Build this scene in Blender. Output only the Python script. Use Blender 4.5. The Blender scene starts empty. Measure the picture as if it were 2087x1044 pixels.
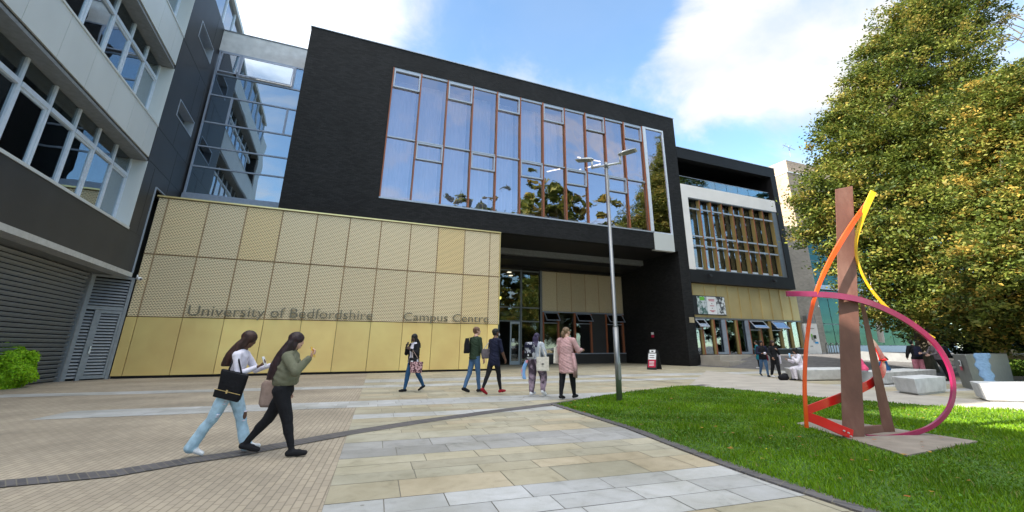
import bpy, bmesh, math, random
import numpy as np
from mathutils import Vector, Matrix, Quaternion, noise
R = math.radians
random.seed(7); rng = np.random.default_rng(7)
S = bpy.context.scene
COL = S.collection

# ------------------------------------------------------------------ camera
F, CX, CY, HZ, CAMH, AZ = 895., 1083., 419., 289., 1.36, -24.1
PITCH = math.atan(HZ / F)
cam = bpy.data.objects.new('camera', bpy.data.cameras.new('camera')); COL.objects.link(cam)
cam.location = (0, 0, CAMH); cam.rotation_euler = (math.pi / 2 + PITCH, 0, R(AZ))
cam.data.sensor_width = 36; cam.data.lens = 36 * F / 2087
cam.data.shift_x = (1043.5 - CX) / 2087; cam.data.shift_y = -(522 - CY) / 2087
cam.data.clip_start = .1; cam.data.clip_end = 3000
S.camera = cam
# ------------------------------------------------------------------ sun and sky
SUN_EL, SUN_DIR = R(31), Vector((-1, .03))           # horizontal direction towards the sun
sd = Vector((SUN_DIR.x, SUN_DIR.y)).normalized()
sdir = Vector((sd.x * math.cos(SUN_EL), sd.y * math.cos(SUN_EL), math.sin(SUN_EL)))
sl = bpy.data.lights.new('sun', 'SUN'); sl.energy = 5.0; sl.angle = R(.6); sl.color = (1, .93, .82)
so = bpy.data.objects.new('sun', sl); COL.objects.link(so)
so.rotation_euler = sdir.to_track_quat('Z', 'Y').to_euler()
W = bpy.data.worlds.new('World'); S.world = W; W.use_nodes = True
wt = W.node_tree; wt.nodes.clear()
def wn(t, **k):
    n = wt.nodes.new(t)
    for a, b in k.items(): setattr(n, a, b)
    return n
sky = wn('ShaderNodeTexSky', sky_type='NISHITA', sun_disc=False, sun_elevation=SUN_EL,
         sun_rotation=math.atan2(sd.x, sd.y), air_density=1.0, dust_density=.15, ozone_density=1.2)
bg = wn('ShaderNodeBackground'); bg.inputs['Strength'].default_value = .115
cl = wn('ShaderNodeBackground'); cl.inputs['Color'].default_value = (.97, .985, 1, 1); cl.inputs['Strength'].default_value = .52
tc = wn('ShaderNodeTexCoord')
def vdir(x, y):
    v = Vector(((x - CX) / F, -(y - CY) / F, -1)).normalized()
    return cam.rotation_euler.to_matrix() @ v
def wmath(op, a, b=None, c=None, clamp=False):
    n = wn('ShaderNodeMath', operation=op, use_clamp=clamp)
    for i, q in enumerate((a, b, c)):
        if q is None: continue
        if isinstance(q, (int, float)): n.inputs[i].default_value = q
        else: wt.links.new(q, n.inputs[i])
    return n.outputs[0]
# project the direction on a cloud layer for the noise
sep = wn('ShaderNodeSeparateXYZ'); wt.links.new(tc.outputs['Generated'], sep.inputs[0])
zz = wmath('ADD', wmath('MAXIMUM', sep.outputs[2], 0.0), .22)
cmb = wn('ShaderNodeCombineXYZ')
wt.links.new(wmath('DIVIDE', sep.outputs[0], zz), cmb.inputs[0]); wt.links.new(wmath('DIVIDE', sep.outputs[1], zz), cmb.inputs[1])
nz = wn('ShaderNodeTexNoise'); nz.inputs['Scale'].default_value = 2.2; nz.inputs['Detail'].default_value = 12; nz.inputs['Roughness'].default_value = .6; nz.inputs['Distortion'].default_value = .5
wt.links.new(cmb.outputs[0], nz.inputs['Vector'])
dens = wmath('MULTIPLY', nz.outputs['Fac'], 1.0)
def blob(x, y, deg, amp, src, vec=None):
    v = vec or vdir(x, y)
    d = wn('ShaderNodeVectorMath', operation='DOT_PRODUCT'); wt.links.new(tc.outputs['Generated'], d.inputs[0]); d.inputs[1].default_value = v
    c = math.cos(R(deg))
    t = wmath('DIVIDE', wmath('SUBTRACT', d.outputs['Value'], c), 1 - c, clamp=True)
    return wmath('ADD', src, wmath('MULTIPLY', t, amp))
dens = blob(1640, 60, 19, .24, dens)
dens = blob(1470, 110, 9, .12, dens)
dens = blob(540, -20, 20, .24, dens)
dens = blob(1000, 260, 13, .13, dens)
dens = blob(1265, 20, 7, -.25, dens)
dens = blob(1480, 330, 6, -.2, dens)
dens = blob(1150, 90, 10, -.08, dens)
dens = blob(0, 0, 42, .7, dens, Vector((0, -.2, 1)).normalized())
dens = blob(0, 0, 50, .5, dens, Vector((-1, -.5, .6)).normalized())
# out-of-view cloud overhead and back left is brightened to lift the shaded plaza
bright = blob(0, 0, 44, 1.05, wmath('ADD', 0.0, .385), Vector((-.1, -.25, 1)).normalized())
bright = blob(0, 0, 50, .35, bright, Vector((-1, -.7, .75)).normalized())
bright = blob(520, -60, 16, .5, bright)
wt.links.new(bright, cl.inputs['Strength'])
mr = wn('ShaderNodeMapRange', interpolation_type='SMOOTHSTEP'); mr.inputs['From Min'].default_value = .46; mr.inputs['From Max'].default_value = .78
wt.links.new(dens, mr.inputs['Value'])
# grey undersides inside the cloud
nz2 = wn('ShaderNodeTexNoise'); nz2.inputs['Scale'].default_value = 3.1; nz2.inputs['Detail'].default_value = 6
wt.links.new(cmb.outputs[0], nz2.inputs['Vector'])
cr = wn('ShaderNodeValToRGB'); cr.color_ramp.elements[0].position = .36; cr.color_ramp.elements[0].color = (.66, .74, .84, 1)
cr.color_ramp.elements[1].position = .6; cr.color_ramp.elements[1].color = (1, .965, .90, 1)
wt.links.new(nz2.outputs['Fac'], cr.inputs[0]); wt.links.new(cr.outputs[0], cl.inputs['Color'])
mx = wn('ShaderNodeMixShader'); out = wn('ShaderNodeOutputWorld')
tn = wn('ShaderNodeMixRGB', blend_type='MULTIPLY'); tn.inputs[0].default_value = 1; tn.inputs[2].default_value = (.80, 1.02, 1.10, 1)
wt.links.new(sky.outputs[0], tn.inputs[1]); wt.links.new(tn.outputs[0], bg.inputs[0])
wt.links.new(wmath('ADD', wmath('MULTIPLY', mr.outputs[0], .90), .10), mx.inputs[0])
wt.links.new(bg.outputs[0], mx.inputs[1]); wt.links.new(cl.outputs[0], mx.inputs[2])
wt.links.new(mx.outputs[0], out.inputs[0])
S.view_settings.view_transform = 'Standard'; S.view_settings.look = 'None'
S.view_settings.exposure = 1.68; S.view_settings.gamma = 1
S.render.engine = 'CYCLES'
try:
    S.cycles.transparent_max_bounces = 16; S.cycles.max_bounces = 8
except Exception: pass

# ------------------------------------------------------------------ measuring helpers (sight lines of the survey photo)
CR = cam.rotation_euler.to_matrix()
def ray(x, y): return CR @ Vector(((x - CX) / F, -(y - CY) / F, -1))
FW = Vector((math.sin(R(-AZ)), math.cos(R(-AZ)), 0))
def sstep(t): t = min(1, max(0, t)); return t * t * (3 - 2 * t)
def terr(x, y): return .8 * sstep((x - 20.5) / 9) * sstep((y - 13) / 9)
def G(x, y, z=0):
    d = ray(x, y); p = Vector((0, 0, CAMH)) + d * ((z - CAMH) / d.z); return p
def GT(x, y):
    h = 0
    d = ray(x, y)
    for i in range(1, 1500):
        t = i * .1 / math.hypot(d.x, d.y)
        p = Vector((0, 0, CAMH)) + d * t
        if p.z <= terr(p.x, p.y): return p
    return p
def FD(x, y, dist): d = ray(x, y); return Vector((0, 0, CAMH)) + d * (dist / d.dot(FW))
def PX(x, y, X): d = ray(x, y); return Vector((0, 0, CAMH)) + d * (X / d.x)
def PY(x, y, Y): d = ray(x, y); return Vector((0, 0, CAMH)) + d * (Y / d.y)

# ------------------------------------------------------------------ materials
MATS = {}
def nodes(name):
    m = bpy.data.materials.new(name); m.use_nodes = True
    nt = m.node_tree; b = nt.nodes['Principled BSDF']
    MATS[name] = m
    return m, nt, b
def N(nt, t, **k):
    n = nt.nodes.new(t)
    for a, b in k.items():
        if a in ('Scale', 'Detail', 'Roughness', 'Distortion', 'Randomness', 'W'): n.inputs[a].default_value = b
        else: setattr(n, a, b)
    return n
def ramp(nt, fac, stops):
    r = nt.nodes.new('ShaderNodeValToRGB'); e = r.color_ramp.elements
    while len(e) < len(stops): e.new(.5)
    for i, (p, c) in enumerate(stops): e[i].position = p; e[i].color = (*c, 1)
    nt.links.new(fac, r.inputs[0]); return r.outputs[0]
def mul(c, k): return tuple(min(1, v * k) for v in c)
def bump(nt, b, fac, strength=.3, dist=.01):
    n = nt.nodes.new('ShaderNodeBump'); n.inputs['Strength'].default_value = strength; n.inputs['Distance'].default_value = dist
    nt.links.new(fac, n.inputs['Height']); nt.links.new(n.outputs[0], b.inputs['Normal'])
def coords(nt, scale=(1, 1, 1), rot=(0, 0, 0)):
    t = nt.nodes.new('ShaderNodeTexCoord'); m = nt.nodes.new('ShaderNodeMapping')
    m.inputs['Scale'].default_value = scale; m.inputs['Rotation'].default_value = rot
    nt.links.new(t.outputs['Object'], m.inputs[0]); return m.outputs[0]
def plain(name, c, rough=.6, metal=0, var=.12, vscale=6, bmp=0, bscale=60, spec=.5, stretch=(1, 1, 1), coat=0):
    m, nt, b = nodes(name)
    v = coords(nt, stretch)
    n = N(nt, 'ShaderNodeTexNoise', Scale=vscale, Detail=6); nt.links.new(v, n.inputs[0])
    nt.links.new(ramp(nt, n.outputs['Fac'], [(.3, mul(c, 1 - var)), (.7, mul(c, 1 + var))]), b.inputs['Base Color'])
    b.inputs['Roughness'].default_value = rough; b.inputs['Metallic'].default_value = metal
    b.inputs['Specular IOR Level'].default_value = spec
    if coat: b.inputs['Coat Weight'].default_value = coat
    if bmp:
        n2 = N(nt, 'ShaderNodeTexNoise', Scale=bscale, Detail=4); nt.links.new(v, n2.inputs[0]); bump(nt, b, n2.outputs['Fac'], bmp)
    return m
def emis(name, c, s):
    m, nt, b = nodes(name); b.inputs['Base Color'].default_value = (*c, 1)
    b.inputs['Emission Color'].default_value = (*c, 1); b.inputs['Emission Strength'].default_value = s; return m

def brickmat(name, c1, c2, mortar, bw, bh, ms, plane='XZ', rough=.8, bmp=.5, off=.5, rot=0, stain=.25, spec=.4):
    m, nt, b = nodes(name)
    t = nt.nodes.new('ShaderNodeTexCoord'); s = nt.nodes.new('ShaderNodeSeparateXYZ'); c = nt.nodes.new('ShaderNodeCombineXYZ')
    nt.links.new(t.outputs['Object'], s.inputs[0])
    if plane == 'XZ':
        ad = N(nt, 'ShaderNodeMath', operation='ADD'); nt.links.new(s.outputs[0], ad.inputs[0]); nt.links.new(s.outputs[1], ad.inputs[1])
        nt.links.new(ad.outputs[0], c.inputs[0]); nt.links.new(s.outputs[2], c.inputs[1])
    else:
        nt.links.new(s.outputs[0], c.inputs[0]); nt.links.new(s.outputs[1], c.inputs[1])
    mp = nt.nodes.new('ShaderNodeMapping'); mp.inputs['Rotation'].default_value = (0, 0, rot); nt.links.new(c.outputs[0], mp.inputs[0])
    br = nt.nodes.new('ShaderNodeTexBrick'); nt.links.new(mp.outputs[0], br.inputs['Vector'])
    br.inputs['Scale'].default_value = 1; br.inputs['Brick Width'].default_value = bw; br.inputs['Row Height'].default_value = bh
    br.inputs['Mortar Size'].default_value = ms; br.inputs['Mortar Smooth'].default_value = .2; br.offset = off
    br.inputs['Color1'].default_value = (*c1, 1); br.inputs['Color2'].default_value = (*c2, 1); br.inputs['Mortar'].default_value = (*mortar, 1)
    n = N(nt, 'ShaderNodeTexNoise', Scale=.5, Detail=7); nt.links.new(t.outputs['Object'], n.inputs[0])
    mm = nt.nodes.new('ShaderNodeMixRGB'); mm.blend_type = 'MULTIPLY'; mm.inputs[0].default_value = 1
    nt.links.new(br.outputs['Color'], mm.inputs[1])
    nt.links.new(ramp(nt, n.outputs['Fac'], [(.3, (1 - stain,) * 3), (.7, (1, 1, 1))]), mm.inputs[2])
    nt.links.new(mm.outputs[0], b.inputs['Base Color']); b.inputs['Roughness'].default_value = rough
    b.inputs['Specular IOR Level'].default_value = spec
    inv = N(nt, 'ShaderNodeMath', operation='SUBTRACT'); inv.inputs[0].default_value = 1; nt.links.new(br.outputs['Fac'], inv.inputs[1])
    n3 = N(nt, 'ShaderNodeTexNoise', Scale=25, Detail=4); nt.links.new(t.outputs['Object'], n3.inputs[0])
    a2 = N(nt, 'ShaderNodeMath', operation='MULTIPLY_ADD'); nt.links.new(n3.outputs['Fac'], a2.inputs[0]); a2.inputs[1].default_value = .5; nt.links.new(inv.outputs[0], a2.inputs[2])
    bump(nt, b, a2.outputs[0], bmp, .012)
    return m
brickmat('black_brick', (.012, .012, .013), (.024, .024, .025), (.005, .005, .005), .29, .085, .008, rough=.7, bmp=.9, stain=.35, spec=.25)
plain('black_cladding', (.012, .012, .013), .6, spec=.3, var=.2, vscale=1)
brickmat('buff_brick', (.34, .26, .19), (.42, .33, .25), (.30, .26, .22), .45, .15, .012, rough=.9, bmp=.3)
brickmat('grey_brick', (.30, .25, .20), (.38, .32, .26), (.27, .24, .2), .45, .15, .012, rough=.9, bmp=.3)

def goldmat(name, mesh=False, base=(1.0, .69, .27)):
    m, nt, b = nodes(name)
    t = nt.nodes.new('ShaderNodeTexCoord')
    at = nt.nodes.new('ShaderNodeObjectInfo')
    n = N(nt, 'ShaderNodeTexNoise', Scale=.55, Detail=3); nt.links.new(t.outputs['Object'], n.inputs[0])
    col = ramp(nt, n.outputs['Fac'], [(.3, mul(base, .88)), (.7, mul(base, 1.1))])
    rr = ramp(nt, at.outputs['Random'], [(0, (.86, .86, .86)), (1, (1.06, 1.04, 1.0))])
    mm = nt.nodes.new('ShaderNodeMixRGB'); mm.blend_type = 'MULTIPLY'; mm.inputs[0].default_value = 1
    nt.links.new(col, mm.inputs[1]); nt.links.new(rr, mm.inputs[2]); nt.links.new(mm.outputs[0], b.inputs['Base Color'])
    b.inputs['Metallic'].default_value = .4; b.inputs['Roughness'].default_value = .40
    n2 = N(nt, 'ShaderNodeTexNoise', Scale=1.1, Detail=2); nt.links.new(t.outputs['Object'], n2.inputs[0])
    bump(nt, b, n2.outputs['Fac'], .35, .05)
    return m
goldmat('gold_panel')
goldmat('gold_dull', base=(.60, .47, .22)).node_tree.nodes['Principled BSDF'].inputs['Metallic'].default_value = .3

def meshmat(name, cream, pitch=.15):
    """expanded metal: slanted blades with open slots between them"""
    m, nt, b = nodes(name)
    t = nt.nodes.new('ShaderNodeTexCoord'); s = nt.nodes.new('ShaderNodeSeparateXYZ'); nt.links.new(t.outputs['Object'], s.inputs[0])
    c = nt.nodes.new('ShaderNodeCombineXYZ'); nt.links.new(s.outputs[0], c.inputs[0]); nt.links.new(s.outputs[2], c.inputs[1])
    br = nt.nodes.new('ShaderNodeTexBrick'); nt.links.new(c.outputs[0], br.inputs['Vector'])
    br.inputs['Scale'].default_value = 1; br.inputs['Brick Width'].default_value = pitch; br.inputs['Row Height'].default_value = pitch * .62
    br.inputs['Mortar Size'].default_value = pitch * .115; br.inputs['Mortar Smooth'].default_value = .25
    # brick = open slot ; mortar = metal strand
    at = nt.nodes.new('ShaderNodeObjectInfo')
    col = ramp(nt, at.outputs['Random'], [(0, mul(cream, .9)), (.75, cream), (1, (cream[0] * 1.02, cream[1] * .93, cream[2] * .72))])
    nt.links.new(col, b.inputs['Base Color']); b.inputs['Metallic'].default_value = .15; b.inputs['Roughness'].default_value = .5
    tr = nt.nodes.new('ShaderNodeBsdfTransparent'); mxs = nt.nodes.new('ShaderNodeMixShader')
    inv = N(nt, 'ShaderNodeMath', operation='SUBTRACT'); inv.inputs[0].default_value = 1; nt.links.new(br.outputs['Fac'], inv.inputs[1])
    ml = N(nt, 'ShaderNodeMath', operation='MULTIPLY'); nt.links.new(inv.outputs[0], ml.inputs[0]); ml.inputs[1].default_value = .66
    nt.links.new(ml.outputs[0], mxs.inputs[0]); nt.links.new(b.outputs[0], mxs.inputs[1]); nt.links.new(tr.outputs[0], mxs.inputs[2])
    nt.links.new(mxs.outputs[0], nt.nodes['Material Output'].inputs[0])
    return m
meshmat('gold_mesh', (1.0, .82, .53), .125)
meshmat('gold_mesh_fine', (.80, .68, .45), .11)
plain('mesh_backing', (.31, .20, .10), .8, var=.2)
plain('gold_trim', (.85, .66, .30), .3, .6, var=.05)
plain('orange_timber', (.30, .095, .04), .5, var=.2, vscale=4, stretch=(8, 8, .6))
plain('ochre_timber', (.30, .215, .075), .55, var=.18, vscale=3, stretch=(8, 8, .5))
plain('aluminium', (.40, .44, .50), .4, .3, var=.06)
plain('grey_frame', (.16, .175, .19), .45, .3, var=.1)
plain('blue_grey_frame', (.30, .34, .42), .4, .3, var=.1)
plain('white_frame', (.60, .66, .74), .45, var=.08)
plain('cream_panel', (.56, .58, .57), .45, var=.06, vscale=.6, stretch=(1, 1, .4))
plain('white_render', (.80, .78, .76), .7, var=.05, vscale=.8)
plain('light_concrete', (.55, .55, .55), .8, var=.14, vscale=2.0, bmp=.15)
plain('dark_grey_panel', (.040, .040, .041), .5, spec=.3, var=.12, vscale=.7)
plain('soffit_grey', (.19, .20, .205), .6, var=.15)
plain('gutter_dark', (.02, .022, .02), .6)
plain('louvre_metal', (.23, .245, .265), .5, .2, var=.1)
plain('dark_void', (.010, .010, .012), .9)
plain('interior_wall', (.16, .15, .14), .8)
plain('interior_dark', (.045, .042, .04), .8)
plain('curtain', (.80, .79, .88), .9, var=.08, vscale=2.2, stretch=(6, 1, .3))
plain('asphalt', (.13, .125, .125), .9, var=.22, vscale=3, bmp=.5, bscale=120)
plain('path_concrete', (.40, .365, .32), .9, var=.16, vscale=1.2, bmp=.2)
brickmat('drain_brick', (.088, .082, .088), (.14, .13, .135), (.19, .17, .14), .075, .24, .006, 'XY', rot=R(-25), rough=.7, bmp=.4, off=0)
brickmat('tan_paver', (.49, .41, .31), (.41, .345, .265), (.28, .235, .175), .21, .078, .007, 'XY', rot=R(-83), rough=.85, bmp=.3, stain=.38)
plain('mortar', (.20, .18, .15), .9)
plain('steel', (.24, .245, .25), .35, .7, var=.12, vscale=3, stretch=(1, 1, .3))
plain('galvanised', (.55, .56, .57), .4, .4, var=.1)
plain('red_paint', (.62, .012, .010), .28, var=.12, vscale=3, coat=.3)
plain('orange_paint', (.72, .085, .010), .28, var=.12, vscale=3, coat=.3)
plain('yellow_paint', (.80, .46, .015), .28, var=.15, vscale=3, coat=.3)
plain('purple_paint', (.28, .012, .075), .28, var=.15, vscale=3, coat=.3)
plain('plinth', (.25, .215, .18), .85, var=.2, vscale=3, bmp=.3)
plain('bench_concrete', (.57, .58, .59), .75, var=.16, vscale=3.5, bmp=.25, bscale=18)
plain('bin_grey', (.17, .18, .17), .55, var=.1)
plain('stone_wall', (.40, .32, .2), .9, var=.25, vscale=7, bmp=.4)
plain('white_paint', (.82, .83, .85), .5, var=.03)
plain('black_paint', (.015, .015, .017), .5)
plain('crimson', (.50, .015, .06), .5)
plain('screen_grey', (.34, .37, .38), .6)
plain('brass_plate', (.50, .42, .27), .5, .3)
plain('bark', (.10, .085, .06), .95, var=.35, vscale=8, bmp=.8, bscale=20, stretch=(1, 1, .3))
plain('soil', (.07, .05, .035), .95, var=.3)
plain('seat_red', (.5, .05, .03), .6); plain('seat_green', (.15, .5, .05), .6)
emis('lamp_white', (1, .88, .7), 1.0); emis('lamp_yellow', (1, .8, .12), 2.4)
emis('room_glow', (.8, .95, .75), .6)
# corten steel
m, nt, b = nodes('corten')
v = coords(nt, (1, 1, .5)); n = N(nt, 'ShaderNodeTexNoise', Scale=2.2, Detail=9, Roughness=.65); nt.links.new(v, n.inputs[0])
nt.links.new(ramp(nt, n.outputs['Fac'], [(.25, (.11, .050, .038)), (.5, (.18, .082, .060)), (.75, (.27, .145, .11))]), b.inputs['Base Color'])
b.inputs['Roughness'].default_value = .62; b.inputs['Metallic'].default_value = .15
n2 = N(nt, 'ShaderNodeTexNoise', Scale=60, Detail=4); nt.links.new(v, n2.inputs[0]); bump(nt, b, n2.outputs['Fac'], .15)

def glass(name, tint, refl, lo=.22, hi=.9, wave=.03, rough=.01, scale=.7):
    m, nt, b = nodes(name)
    nt.nodes.remove(b)
    tr = nt.nodes.new('ShaderNodeBsdfTransparent'); tr.inputs[0].default_value = (*tint, 1)
    g = nt.nodes.new('ShaderNodeBsdfGlossy'); g.inputs['Color'].default_value = (*refl, 1); g.inputs['Roughness'].default_value = rough
    f = nt.nodes.new('ShaderNodeFresnel'); f.inputs[0].default_value = 1.5
    mr = nt.nodes.new('ShaderNodeMapRange'); mr.inputs['From Min'].default_value = .04; mr.inputs['From Max'].default_value = .6
    mr.inputs['To Min'].default_value = lo; mr.inputs['To Max'].default_value = hi
    nt.links.new(f.outputs[0], mr.inputs['Value'])
    v = coords(nt); n = N(nt, 'ShaderNodeTexNoise', Scale=scale, Detail=1); nt.links.new(v, n.inputs[0])
    bp = nt.nodes.new('ShaderNodeBump'); bp.inputs['Strength'].default_value = wave; bp.inputs['Distance'].default_value = .3
    nt.links.new(n.outputs['Fac'], bp.inputs['Height']); nt.links.new(bp.outputs[0], g.inputs['Normal'])
    ms = nt.nodes.new('ShaderNodeMixShader'); nt.links.new(mr.outputs[0], ms.inputs[0]); nt.links.new(tr.outputs[0], ms.inputs[1]); nt.links.new(g.outputs[0], ms.inputs[2])
    nt.links.new(ms.outputs[0], nt.nodes['Material Output'].inputs[0]); return m
glass('lilac_glass', (.78, .74, .78), (.90, .84, .93), .46, .97, .05)
glass('clear_glass', (.72, .74, .72), (.8, .88, .95), .12, .75, .02)
glass('blue_glass', (.26, .31, .33), (.72, .78, .84), .50, .95, .015)
glass('teal_glass', (.05, .20, .18), (.18, .36, .36), .15, .8, .03)
glass('balustrade_glass', (.35, .5, .52), (.7, .85, .9), .3, .9, .1)
glass('office_glass', (.50, .58, .58), (.78, .86, .92), .46, .95, .03)

# foliage: colour comes from the leaf's own attribute
def leafmat(name, trans=.35):
    m, nt, b = nodes(name)
    a = nt.nodes.new('ShaderNodeVertexColor'); a.layer_name = 'tone'
    nt.links.new(a.outputs[0], b.inputs['Base Color']); b.inputs['Roughness'].default_value = .55; b.inputs['Specular IOR Level'].default_value = .35
    tl = nt.nodes.new('ShaderNodeBsdfTranslucent'); nt.links.new(a.outputs[0], tl.inputs[0])
    ms = nt.nodes.new('ShaderNodeMixShader'); ms.inputs[0].default_value = trans
    nt.links.new(b.outputs[0], ms.inputs[1]); nt.links.new(tl.outputs[0], ms.inputs[2]); nt.links.new(ms.outputs[0], nt.nodes['Material Output'].inputs[0])
leafmat('leaf'); leafmat('grass_blade', .4)
m, nt, b = nodes('slab_stone')
a = nt.nodes.new('ShaderNodeVertexColor'); a.layer_name = 'tone'; v = coords(nt)
n = N(nt, 'ShaderNodeTexNoise', Scale=3.5, Detail=8, Roughness=.65, Distortion=.6); nt.links.new(v, n.inputs[0])
n4 = N(nt, 'ShaderNodeTexNoise', Scale=180, Detail=2); nt.links.new(v, n4.inputs[0])
mm = nt.nodes.new('ShaderNodeMixRGB'); mm.blend_type = 'MULTIPLY'; mm.inputs[0].default_value = 1
nt.links.new(a.outputs[0], mm.inputs[1]); nt.links.new(ramp(nt, n.outputs['Fac'], [(.22, (.62, .62, .58)), (.45, (.88, .88, .86)), (.7, (1.0, 1.0, 1.0))]), mm.inputs[2])
mm2 = nt.nodes.new('ShaderNodeMixRGB'); mm2.blend_type = 'MULTIPLY'; mm2.inputs[0].default_value = 1
nt.links.new(mm.outputs[0], mm2.inputs[1]); nt.links.new(ramp(nt, n4.outputs['Fac'], [(.35, (.86, .86, .86)), (.65, (1.0, 1.0, 1.0))]), mm2.inputs[2])
vo = N(nt, 'ShaderNodeTexVoronoi', Scale=2.3); nt.links.new(v, vo.inputs['Vector'])
mm3 = nt.nodes.new('ShaderNodeMixRGB'); mm3.blend_type = 'MULTIPLY'; mm3.inputs[0].default_value = 1
nt.links.new(mm2.outputs[0], mm3.inputs[1]); nt.links.new(ramp(nt, vo.outputs['Distance'], [(.035, (.62, .60, .56)), (.055, (1, 1, 1))]), mm3.inputs[2])
n5 = N(nt, 'ShaderNodeTexNoise', Scale=.7, Detail=5); nt.links.new(v, n5.inputs[0]); mm4 = nt.nodes.new('ShaderNodeMixRGB'); mm4.blend_type = 'MULTIPLY'; mm4.inputs[0].default_value = 1
nt.links.new(mm3.outputs[0], mm4.inputs[1]); nt.links.new(ramp(nt, n5.outputs['Fac'], [(.35, (.80, .79, .74)), (.6, (1, 1, 1))]), mm4.inputs[2])
nt.links.new(mm4.outputs[0], b.inputs['Base Color']); b.inputs['Roughness'].default_value = .75; bump(nt, b, n.outputs['Fac'], .12)
m, nt, b = nodes('turf')
v = coords(nt); n = N(nt, 'ShaderNodeTexNoise', Scale=4, Detail=8); nt.links.new(v, n.inputs[0])
nt.links.new(ramp(nt, n.outputs['Fac'], [(.3, (.035, .085, .008)), (.7, (.065, .15, .014))]), b.inputs['Base Color']); b.inputs['Roughness'].default_value = .9
plain('skin_brown', (.13, .060, .036), .5, var=.05); plain('skin_dark', (.075, .036, .024), .5, var=.05)
plain('skin_fair', (.56, .33, .25), .5, var=.05); plain('skin_tan', (.38, .21, .14), .5, var=.05)
def cloth(name, c, var=.15, vs=14): return plain(name, c, .85, var=var, vscale=vs, bmp=1.0, bscale=13, spec=.25)
for nm, c in dict(white_cloth=(.74, .70, .80), olive_cloth=(.155, .155, .105), black_cloth=(.010, .010, .013), green_cloth=(.028, .048, .028), navy_cloth=(.012, .014, .035),
                  grey_cloth=(.42, .45, .50), pink_cloth=(.52, .31, .31), blue_denim=(.025, .085, .19), mid_denim=(.07, .14, .26), teal_cloth=(.01, .16, .22), white_hoodie=(.74, .70, .78),
                  hot_pink=(.75, .10, .22), denim_jacket=(.02, .09, .22), pink_trouser=(.52, .20, .26), cream_canvas=(.66, .62, .54), taupe_leather=(.36, .26, .22),
                  red_shoe=(.30, .01, .02), white_shoe=(.75, .74, .76), dark_shoe=(.012, .012, .015), sage=(.3, .32, .3), grey_leather=(.13, .11, .12), blue_wrap=(.15, .25, .38), light_blue_cloth=(.35, .58, .85), red_bag=(.28, .02, .05), bright_blue=(.03, .35, .8)).items(): cloth(nm, c)
cloth('light_denim', (.40, .56, .68), .25, 9)
def hairm(name, c): return plain(name, c, .5, var=.5, vscale=30, bmp=.8, bscale=50, stretch=(1, 1, .12), spec=.4)
hairm('hair_brown', (.035, .013, .009)); hairm('hair_plum', (.022, .008, .010)); hairm('hair_black', (.009, .008, .008)); hairm('hair_auburn', (.14, .07, .04)); hairm('hair_fair', (.17, .11, .06)); hairm('hair_purple', (.035, .024, .065))
def spots(name, c1, c2, sc=14, lo=.45, hi=.55):
    m, nt, b = nodes(name); v = coords(nt); n = N(nt, 'ShaderNodeTexNoise', Scale=sc, Detail=4); nt.links.new(v, n.inputs[0])
    nt.links.new(ramp(nt, n.outputs['Fac'], [(lo, c1), (hi, c2)]), b.inputs['Base Color']); b.inputs['Roughness'].default_value = .8
spots('patterned_trouser', (.055, .035, .055), (.36, .26, .33), 7, .42, .62)
spots('floral_bag', (.07, .02, .03), (.55, .33, .34), 22)
spots('checked_pack', (.03, .03, .06), (.50, .50, .55), 9, .48, .52)
spots('ripped_denim', (.38, .54, .66), (.72, .80, .86), 16, .55, .68)
spots('tie_dye', (.22, .45, .80), (.85, .35, .40), 6, .5, .62)

def mat(n): return MATS[n]
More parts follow.
